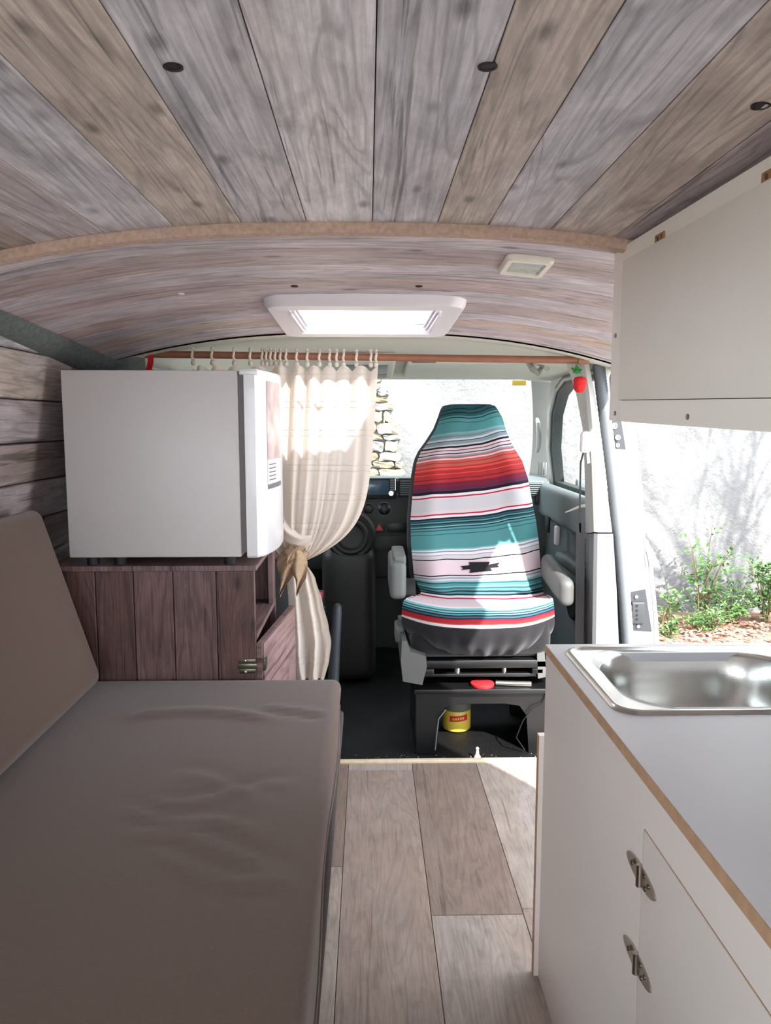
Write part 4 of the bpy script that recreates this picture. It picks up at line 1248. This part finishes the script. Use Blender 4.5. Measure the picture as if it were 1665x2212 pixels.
# things on / under the pedestal
p = at(1045, 1492, 2.475)
o = MB().lathe([(.038, .2065), (.040, .210), (.040, .216), (.036, .219)], (.385, 2.515, 0), 28).build('plastic_disc', M['redplastic'])
tag(o, 'round red plastic disc lying on the black seat base', 'disc')
mb = MB().tube([(.43, 2.515, .2165), (.50, 2.505, .216), (.548, 2.50, .216)], .0095, 12)
tag(mb.build('silver_tube', M['steel']), 'short silver tube beside the red disc on the seat base', 'tube')
tn_ = thing('tin', 'yellow tin with olive lid and red label on the floor under the seat', 'tin', (.33, 2.73, -.028))
tx, ty = at(986, 1548, 2.73).x, 2.73
MB().lathe([(.050, -.027), (.052, -.022), (.052, .044), (.050, .048)], (tx, ty, 0), 28).build('body', M['yellow'], tn_)
MB().lathe([(.0525, .0485), (.0535, .050), (.0535, .078), (.048, .082)], (tx, ty, 0), 28).build('lid', M['olive'], tn_)
def lab(u, v): 
    a = math.radians(-125 + 75 * u); return (tx + .0526 * math.cos(a), ty + .0526 * math.sin(a), .010 + .022 * v + .006 * u)
MB().grid(lab, 10, 2).build('label_band', M['redplastic'], tn_)
for k in range(5):
    def let(u, v, k=k):
        a = math.radians(-112 + 10 * k + 6 * u); return (tx + .0531 * math.cos(a), ty + .0531 * math.sin(a), .017 + .008 * v + .001 * k)
    MB().grid(let, 2, 1).build('label_letter', M['yellow'], tn_)
p = at(1031, 1612, 2.46)
o = MB().lathe([(.011, -.026), (.0115, -.020), (.006, -.012), (.0045, .004), (.006, .008), (.003, .012)], (p.x, 2.46, 0), 14).build('floor_pin', M['cream_w'])
tag(o, 'small pale plug standing on the black mat in front of the seat', 'plug')

rs = random.Random(5); mb = MB()
for k in range(70):
    x, y = rs.uniform(-.08, .60), rs.uniform(2.405, 2.495)
    z = cabfloor((x + .82) / 1.64, (y - 2.396) / 1.35)[2]
    r = rs.uniform(.0005, .0015)
    mb.add([(x - r, y, z + .001), (x, y - r * .8, z + .002), (x + r * 1.4, y, z + .001), (x, y + r, z + .003)], [(0, 1, 2), (0, 2, 3), (0, 3, 1)])
tag(mb.build('floor_crumbs', M['cream_w'], smooth=False), 'pale crumbs and grit scattered on the black cab mat', 'crumbs', kind='stuff')
# ---- driver seat (mostly behind curtain and fridge)
ds = thing('driver_seat', 'dark grey driver seat half hidden behind the cream curtain', 'seat', (-.42, 2.85, -.03))
MB().soft(-.66, -.22, 2.62, 3.10, .26, .44, .05, (4, 4, 3)).build('cushion', M['seatgrey'], ds)
MB().soft(-.66, -.22, 2.52, 2.64, .40, 1.0, .05, (4, 3, 6)).build('backrest', M['seatgrey'], ds)
MB().soft(-.56, -.32, 2.53, 2.62, 1.02, 1.18, .04, (3, 2, 3)).build('headrest', M['seatgrey'], ds)
MB().box(-.64, -.24, 2.66, 3.05, -.028, .255, .01).build('pedestal', M['blackmetal'], ds)
p = at(690, 1287, 2.60)
MB().box(p.x - .022, p.x + .016, 2.592, 2.615, p.z - .035, p.z + .018, .004).build('belt_buckle', M['black'], ds)
MB().box(p.x - .016, p.x + .010, 2.589, 2.593, p.z - .012, p.z + .015, .001).build('buckle_button', M['redplastic'], ds)
MB().box(p.x - .008, p.x + .020, 2.60, 2.62, p.z - .16, p.z - .04, .004).build('buckle_stalk', M['blackmetal'], ds)

# ---- handbrake
hb = thing('handbrake', 'slate grey handbrake lever between the front seats', 'lever', (-.118, 2.60, -.03))
a, b_ = at(729, 1308, 2.55), at(719, 1480, 2.55)
MB().tube([a + Vector((0, 0, .006)), a, a.lerp(b_, .08), a.lerp(b_, .5), b_], [.006, .013, .0165, .0175, .021], 14).build('grip', M['slate'], hb)
MB().tube([b_, b_ + Vector((-.002, .02, -.12)), b_ + Vector((-.002, .04, -.235))], [.018, .02, .028], 12).build('gaiter', M['rubber'], hb)

# ---- dashboard
db = thing('dashboard', 'grey van dashboard under the windscreen with central console', 'dashboard', (0, 3.55, -.03))
prof = [(3.43, .842), (3.50, .850), (3.92, .812), (3.92, .55), (3.70, .40), (3.50, .42), (3.425, .50), (3.395, .62), (3.39, .76), (3.40, .825)]
mb = MB().prism([(-.80, y, z) for y, z in prof], (1.60, 0, 0)); mb.build('body', M['dash'], db, angle=35)
# dark centre stack
a, b_ = at(735, 1030, 3.385), at(1010, 1330, 3.385)
MB().box(-.16, .30, 3.372, 3.42, .40, .838, .012).build('centre_stack', M['dash_dark'], db)
MB().soft(-.20, .03, 3.22, 3.74, -.03, .56, .05, (3, 4, 5)).build('gear_console', M['dash_dark'], db)
p = at(757, 1160, 3.21)
mb = MB().lathe([(.075, .012), (.078, -.004), (.070, -.012), (.060, -.010), (.052, .008), (.03, .012)], (p.x, 3.222, p.z), 32, 'y'); mb.build('gear_gaiter', M['rubber'], db)
mb = MB().lathe([(.105, .035), (.108, .01), (.096, .0), (.076, .006)], (p.x, 3.225, p.z + .005), 32, 'y'); mb.build('gear_surround', M['dash_dark'], db)
# radio
ra_ = at(726, 1034, 3.37); rb_ = at(856, 1077, 3.37)
rd = MB().box(ra_.x, rb_.x, 3.352, 3.373, rb_.z, ra_.z + .004, .006).build('radio', M['black'], db)
s0, s1 = at(730, 1038, 3.35), at(840, 1069, 3.35)
MB().box(s0.x, s1.x, 3.3505, 3.3525, s1.z, s0.z, .001).build('screen', M['screen'], rd)
for k in range(6):
    q0 = at(842.5, 1035.5 + 5.1 * k, 3.35); q1 = at(852, 1039.3 + 5.1 * k, 3.35)
    MB().box(q0.x, q1.x, 3.3495, 3.3525, q1.z, q0.z, .0008).build('button', M['dash'], rd)
q0 = at(854.3, 1034, 3.35); q1 = at(849.5, 1059, 3.35)
MB().box(q0.x - .002, q0.x, 3.3495, 3.3525, q1.z, q0.z).build('chrome_line', M['steel'], rd)
q = at(844.5, 1065.5, 3.35); MB().lathe([(.0105, .003), (.0105, -.010), (.007, -.010), (.006, -.006)], (q.x, 3.3515, q.z), 18, 'y').build('volume_knob', M['steel'], rd)
# vents
def vent(x0, x1, z0, z1, n, y=3.37, frame='dash_dark'):
    v_ = MB().box(x0 - .008, x1 + .008, y - .001, y + .02, z0 - .008, z1 + .008, .004).build('vent', M[frame], db)
    MB().box(x0, x1, y - .003, y - .0012, z0, z1).build('vent_opening', M['black'], v_)
    for k in range(n):
        z = z0 + (z1 - z0) * (k + .5) / n
        MB().box(x0, x1, y - .009, y - .0032, z - .0022, z + .0022, .001).build('vent_slat', M['dash'], v_)
q0, q1 = at(864, 1037, 3.36), at(889, 1071, 3.36); vent(q0.x, q0.x + .10, q1.z, q0.z, 7)
for px_, py_ in ((859, 1036), (856, 1068)):
    q = at(px_, py_, 3.36); MB().lathe([(.006, .004), (.006, -.006), (.0035, -.006)], (q.x, 3.366, q.z), 14, 'y').build('vent_wheel', M['cabmid'], db)
q0, q1 = at(1152, 1043, 3.36), at(1171, 1068, 3.36); vent(q0.x - .06, q1.x, q1.z, q0.z, 6, frame='dash')
q0, q1 = at(1158, 1072, 3.36), at(1174, 1091, 3.36); MB().box(q0.x, q1.x, 3.368, 3.392, q1.z, q0.z, .002).build('switch', M['black'], db)
# climate dials and hazard
for px_, r in ((830, .027), (796, .022), (764, .022)):
    q = at(px_, 1100, 3.36)
    kb = MB().lathe([(r, .012), (r, -.004), (r * .8, -.010), (r * .3, -.012)], (q.x, 3.372, q.z), 26, 'y').build('climate_dial', M['black'], db)
    MB().tube([(q.x + r * 1.08 * math.cos(t), 3.3715, q.z + r * 1.08 * math.sin(t)) for t in [2 * math.pi * k / 28 for k in range(29)]], .0011, 5).build('dial_ring', M['cabmid'], kb)
    MB().box(q.x - .002, q.x + .002, 3.358, 3.366, q.z - r * .7, q.z + r * .8).build('pointer', M['dash_dark'], kb)
q0, q1 = at(806, 1127, 3.36), at(833, 1151, 3.36)
hz_ = MB().box(q0.x, q1.x, 3.366, 3.374, q1.z, q0.z, .002).build('hazard_button', M['dash_dark'], db)
q = at(819, 1140, 3.36)
tri = [Vector((q.x - .017, 3.3655, q.z - .013)), Vector((q.x + .017, 3.3655, q.z - .013)), Vector((q.x, 3.3655, q.z + .017))]
MB().prism(tri, (0, -.001, 0)).build('hazard_triangle', M['redplastic'], hz_)
q0, q1 = at(836, 1130, 3.36), at(884, 1150, 3.36); MB().box(q0.x, q1.x, 3.367, 3.373, q1.z, q0.z, .002).build('blank_panel', M['black'], db)
q0, q1 = at(806, 1158, 3.36), at(884, 1192, 3.36); MB().box(q0.x, q1.x, 3.366, 3.373, q1.z, q0.z, .003).build('ashtray', M['dash_dark'], db)
# defroster grille on the passenger end
for k in range(4):
    q = at(1162 + 5 * k, 1012, 3.62); MB().box(q.x - .003, q.x + .003, 3.60, 3.604, q.z - .03, q.z + .03, .001).build('defrost_slot', M['cabmid'], db)

# ---- cab headliner fittings
oc_ = thing('overhead_console', 'pale overhead console with lamps above the windscreen', 'console', at(790, 800, 3.18))
def sheared(mb, y0, k=-.105):
    mb.v = [(x, y, z + k * (y - y0)) for x, y, z in mb.v]
    return mb
sheared(MB().soft(-.115, .105, 2.88, 3.30, 1.315, 1.352, .015, (4, 5, 3)), 2.88).build('housing', M['headliner'], oc_)
sheared(MB().box(-.085, .075, 2.95, 3.12, 1.311, 1.316, .002), 2.88).build('lamp_lens', M['dash'], oc_)
sheared(MB().box(-.085, .075, 3.15, 3.24, 1.311, 1.316, .002), 2.88).build('switch_panel', M['cabmid'], oc_)
sv = thing('sun_visor', 'pale sun visor folded up above the passenger windscreen', 'visor', at(1010, 800, 3.2))
sheared(MB().soft(.15, .64, 3.00, 3.31, 1.314, 1.334, .009, (6, 4, 2)), 3.00).build('panel', M['headliner'], sv)
sheared(MB().box(.17, .26, 2.985, 3.0, 1.318, 1.328, .002), 3.00).build('clip', M['cabmid'], sv)
gh = thing('ceiling_grab_handle', 'grey grab handle on the headliner above the passenger door', 'handle', at(1150, 795, 2.95))
q0, q1 = at(1146, 788, 2.9), at(1164, 810, 2.9)
MB().tube([at(1141, 783, 2.92), at(1150, 797, 2.88), at(1162, 806, 2.88), at(1168, 797, 2.92)], [.010, .012, .011, .009], 10).build('grip', M['cabgrey'], gh)
MB().tube([at(1160, 782, 2.92), at(1176, 790, 2.90), at(1183, 798, 2.92)], [.010, .011, .008], 10).build('mount', M['cabgrey'], gh)
gh = thing('pillar_grab_handle', 'slim grey grab handle upright on the windscreen pillar', 'handle', at(1166, 985, 3.45))
MB().tube([at(1160, 905, 3.50), at(1162, 915, 3.46), at(1164, 945, 3.45), at(1163, 965, 3.46), at(1160, 975, 3.52)], [.008, .010, .011, .010, .008], 10).build('grip', M['cabgrey'], gh)

# ---- passenger seat belt
sb = thing('seat_belt', 'grey passenger seat belt with white upper anchor on the door pillar', 'seat belt', at(1266, 1390, 2.43))
p = at(1265, 955, 2.435)
mb = MB().soft(p.x - .017, p.x + .017, 2.425, 2.450, p.z - .034, p.z + .034, .0115, (3, 2, 4)); mb.build('anchor', M['white_plastic'], sb)
def strap(pts, wd, Y0, nm):
    P_ = [at(x, y, yy) for x, y, yy in pts]
    def f(u, v):
        t = v * (len(P_) - 1); k = min(int(t), len(P_) - 2); q = P_[k].lerp(P_[k + 1], t - k)
        return q + Vector(((u - .5) * wd, 0, 0))
    mb = MB().grid(f, 2, 24); mb.grid(lambda u, v: f(u, v) + Vector((0, .0015, 0)), 2, 24)
    return mb.build(nm, M['cabmid'], sb)
strap([(1262, 970, 2.46), (1254, 1000, 2.58), (1252, 1100, 2.585), (1253, 1150, 2.585)], .006, 0, 'belt_edge')
strap([(1254, 1130, 2.585), (1253, 1220, 2.585), (1252, 1330, 2.585), (1250, 1470, 2.585)], .030, 0, 'belt')

# =================================================================== OUTSIDE
GZ = -.50
def ground(u, v):
    x = -9 + 22 * u; y = -8 + 14.3 * v
    return (x, y, GZ)
struct(MB().box(-14, 16, -12, 5.25, GZ - .1, GZ).build('floor', M['asphalt']), 'old grey asphalt outside the van')
def verge(u, v):
    x = -8 + 18 * u; y = 5.18 + .95 * v + .04 * math.sin(x * 5) * (1 - v)
    return (x, y, GZ + .004 + .05 * v + .012 * math.sin(x * 9 + v * 7))
struct(MB().grid(verge, 160, 12).build('floor', M['soil']), 'leaf covered soil strip along the foot of the outside wall')
WY = 6.10
def wallf(u, v):
    x = -7 + 17 * u; z = GZ - .1 + 4.6 * v
    return (x, WY + .018 * math.sin(x * 3.1 + z * 2) * math.sin(z * 4.3) + .01 * math.sin(x * 11 + z * 7), z)
mb = MB().grid(wallf, 150, 50); mb.box(-7, 10, WY + .06, WY + .3, GZ - .1, 4.1)
outer = struct(mb.build('wall_outside', M['plaster'], angle=180), 'rough white plaster wall outside in front of the van')
# ledge stones left bare in the plaster
sx_tones = [(158, 148, 124), (150, 138, 114), (142, 122, 98), (136, 108, 84), (152, 148, 136), (118, 116, 112), (160, 152, 128)]
z = GZ + .05
sproto = []
for k in range(6):
    rs = random.Random(k)
    def dd(o, rs=rs, k=k):
        return (o.x + .04 * math.sin(o.z * 6 + k) , o.y + .15 * math.sin(o.x * 7 + o.z * 9 + k), o.z + .10 * math.sin(o.x * 8 + k * 2))
    b_ = MB().soft(-.5, .5, -.5, .5, -.5, .5, .16, (3, 1, 3), dd)
    sproto.append(b_)
stone_src = []
while z < 2.3:
    h = random.uniform(.045, .095)
    right = .15 + .21 * max(-.6, min(1.6, 1.38 - z)) + random.uniform(-.04, .03)
    x = -.75 + random.uniform(-.05, .05)
    while x < right - .05:
        wd = min(random.uniform(.10, .26), right - x)
        if wd < .05: break
        k = random.randrange(6)
        loc = (x + wd / 2, WY - .012 + random.uniform(-.01, .01), z + h / 2)
        scl = (wd - .012, .07, h - .010)
        if len(stone_src) <= k or stone_src[k] is None:
            while len(stone_src) <= k: stone_src.append(None)
            o = sproto[k].build('stone', M['stone'], outer); stone_src[k] = o
            o.location = loc; o.scale = scl
        else:
            o = share(stone_src[k], 'stone', outer, loc, scale=scl)
        c_ = random.choice(sx_tones); o.color = (*lin(c_), 1)
        o.rotation_euler = (0, random.uniform(-.03, .03), 0)
        x += wd
    z += h

# plants along the wall
def leaf(mb, p, d, size, rs):
    d = d.normalized(); up = Vector((rs.uniform(-.4, .4), rs.uniform(-.8, 0), 1)).normalized()
    s = d.cross(up).normalized(); n = s.cross(d)
    a = p; m1 = p + d * size * .45; t = p + d * size
    mb.add([a, m1 + s * size * .27 + n * size * .06, t, m1 - s * size * .27 + n * size * .06, m1 - n * size * .03], [(0, 1, 4), (1, 2, 4), (2, 3, 4), (3, 0, 4)])
def plant(name, label, x, y, height, spread, nst, nleaf, size, seed, group=None):
    rs = random.Random(seed)
    r = thing(name, label, 'plant', (x, y, GZ + .01), group)
    st = MB(); lf = MB()
    for k in range(nst):
        a = rs.uniform(0, 6.28); hh = height * rs.uniform(.55, 1.0) if k else height
        tip = Vector((math.cos(a) * spread * rs.uniform(.2, 1), math.sin(a) * spread * .35 - .02, hh))
        if k == 0: tip.x *= .35
        base = Vector((x + rs.uniform(-.05, .05), y + rs.uniform(-.03, .03), GZ - .01))
        pts = [base, base + Vector((tip.x * .25, tip.y * .3, tip.z * .45)), base + Vector((tip.x * .6, tip.y * .7, tip.z * .78)), base + tip]
        st.tube(pts, [.008, .006, .004, .0015], 5)
        for q in range(nleaf):
            t = rs.uniform(.18, 1.0) * 3; i = min(int(t), 2); p = pts[i].lerp(pts[i + 1], t - i)
            aa = rs.uniform(0, 6.28)
            # side twig with leaflets
            d = Vector((math.cos(aa), math.sin(aa) * .7, rs.uniform(-.1, .7)))
            L_ = rs.uniform(.04, .16) * spread / .25
            e = p + d * L_
            for w_ in range(4):
                f = (w_ + 1) / 4
                leaf(lf, p.lerp(e, f), d * .6 + Vector((rs.uniform(-.8, .8), rs.uniform(-.8, .4), rs.uniform(-.5, .5))), size * rs.uniform(.6, 1.15), rs)
    st.build('stems', M['stem'], r)
    o = lf.build('foliage', M['leafgreen'], r, smooth=False); o['kind'] = 'stuff'
    return r
X_ = lambda px, y: at(px, 1300, y).x
plant('leafy_shrub', 'tallest leafy green shrub growing against the white wall', X_(1512, 5.85), 5.85, .80, .30, 8, 12, .050, 1)
plant('leafy_shrub', 'small loose shrub between the tall shrub and the van door', X_(1440, 5.75), 5.75, .32, .16, 5, 9, .042, 2)
plant('leafy_shrub', 'low shrub between the tallest shrub and the broad bush', X_(1585, 5.80), 5.80, .34, .22, 8, 16, .042, 3)
plant('leafy_shrub', 'broad green bush farthest along the wall from the van', X_(1662, 5.80), 5.80, .52, .24, 10, 20, .046, 4)
plant('ground_weed', 'small seedling on the leaf litter under the shrubs', X_(1445, 5.45), 5.45, .20, .10, 4, 8, .045, 5)
plant('ground_weed', 'creeping weed in front of the tall shrub', X_(1530, 5.62), 5.62, .20, .26, 9, 18, .035, 6)
# dry leaves
rs = random.Random(11); lf = MB()
for k in range(3600):
    x = rs.uniform(.9, 5.2); y = 5.15 + abs(rs.gauss(.40, .22)) if k % 6 else rs.uniform(4.6, 5.3)
    if y > 6.0: continue
    v_ = max(0, (y - 5.18) / .95)
    p = Vector((x, y, GZ + .010 + .05 * min(1, v_) + rs.uniform(0, .018)))
    a = rs.uniform(0, 6.28); s = rs.uniform(.02, .05); d = Vector((math.cos(a), math.sin(a), rs.uniform(-.1, .5))) * s; e = Vector((-math.sin(a), math.cos(a), rs.uniform(-.3, .3))) * s * .35
    lf.add([p - d * .5, p + e + Vector((0, 0, s * .15)), p + d * .5, p - e], [(0, 1, 2), (0, 2, 3)])
o = lf.build('leaf_litter', M['leaf_litter'], smooth=False); tag(o, 'brown fallen leaves scattered along the foot of the wall', 'leaves', kind='stuff')

# tree whose branch shadows fall on the wall
tr = thing('street_tree', 'bare branched tree beside the van throwing branch shadows on the wall', 'tree', (4.9, 3.4, GZ))
rs = random.Random(21); br = MB(); fo_ = MB()
def branch(p, d, l, r, depth):
    pts = [p]; q = p.copy(); dd = d.normalized()
    for k in range(4):
        dd = (dd + Vector((rs.uniform(-.22, .22), rs.uniform(-.22, .22), rs.uniform(-.12, .2)))).normalized()
        q = q + dd * l / 4; pts.append(q.copy())
    br.tube(pts, [r, r * .88, r * .78, r * .68, r * .58], 6)
    if depth == 0: return
    for k in range(3 if depth > 1 else 4):
        i = rs.randint(2, 4)
        nd = (dd + Vector((rs.uniform(-.9, .9), rs.uniform(-.6, .6), rs.uniform(-.3, .7)))).normalized()
        branch(pts[i], nd, l * rs.uniform(.6, .8), r * .55, depth - 1)
branch(Vector((4.9, 3.4, GZ)), Vector((-.18, .05, 1)), 1.9, .085, 0)
top = Vector((4.62, 3.5, 1.35))
br.tube([Vector((4.8, 3.42, .9)), top], [.075, .065], 8)
for d in ((-1, .1, .35), (-.8, .5, .7), (-.5, -.3, 1), (.2, .4, 1), (-1, -.1, .8), (-.9, .45, .2)):
    branch(top, Vector(d), 1.25, .036, 3)
br.build('branches', M['bark'], tr)
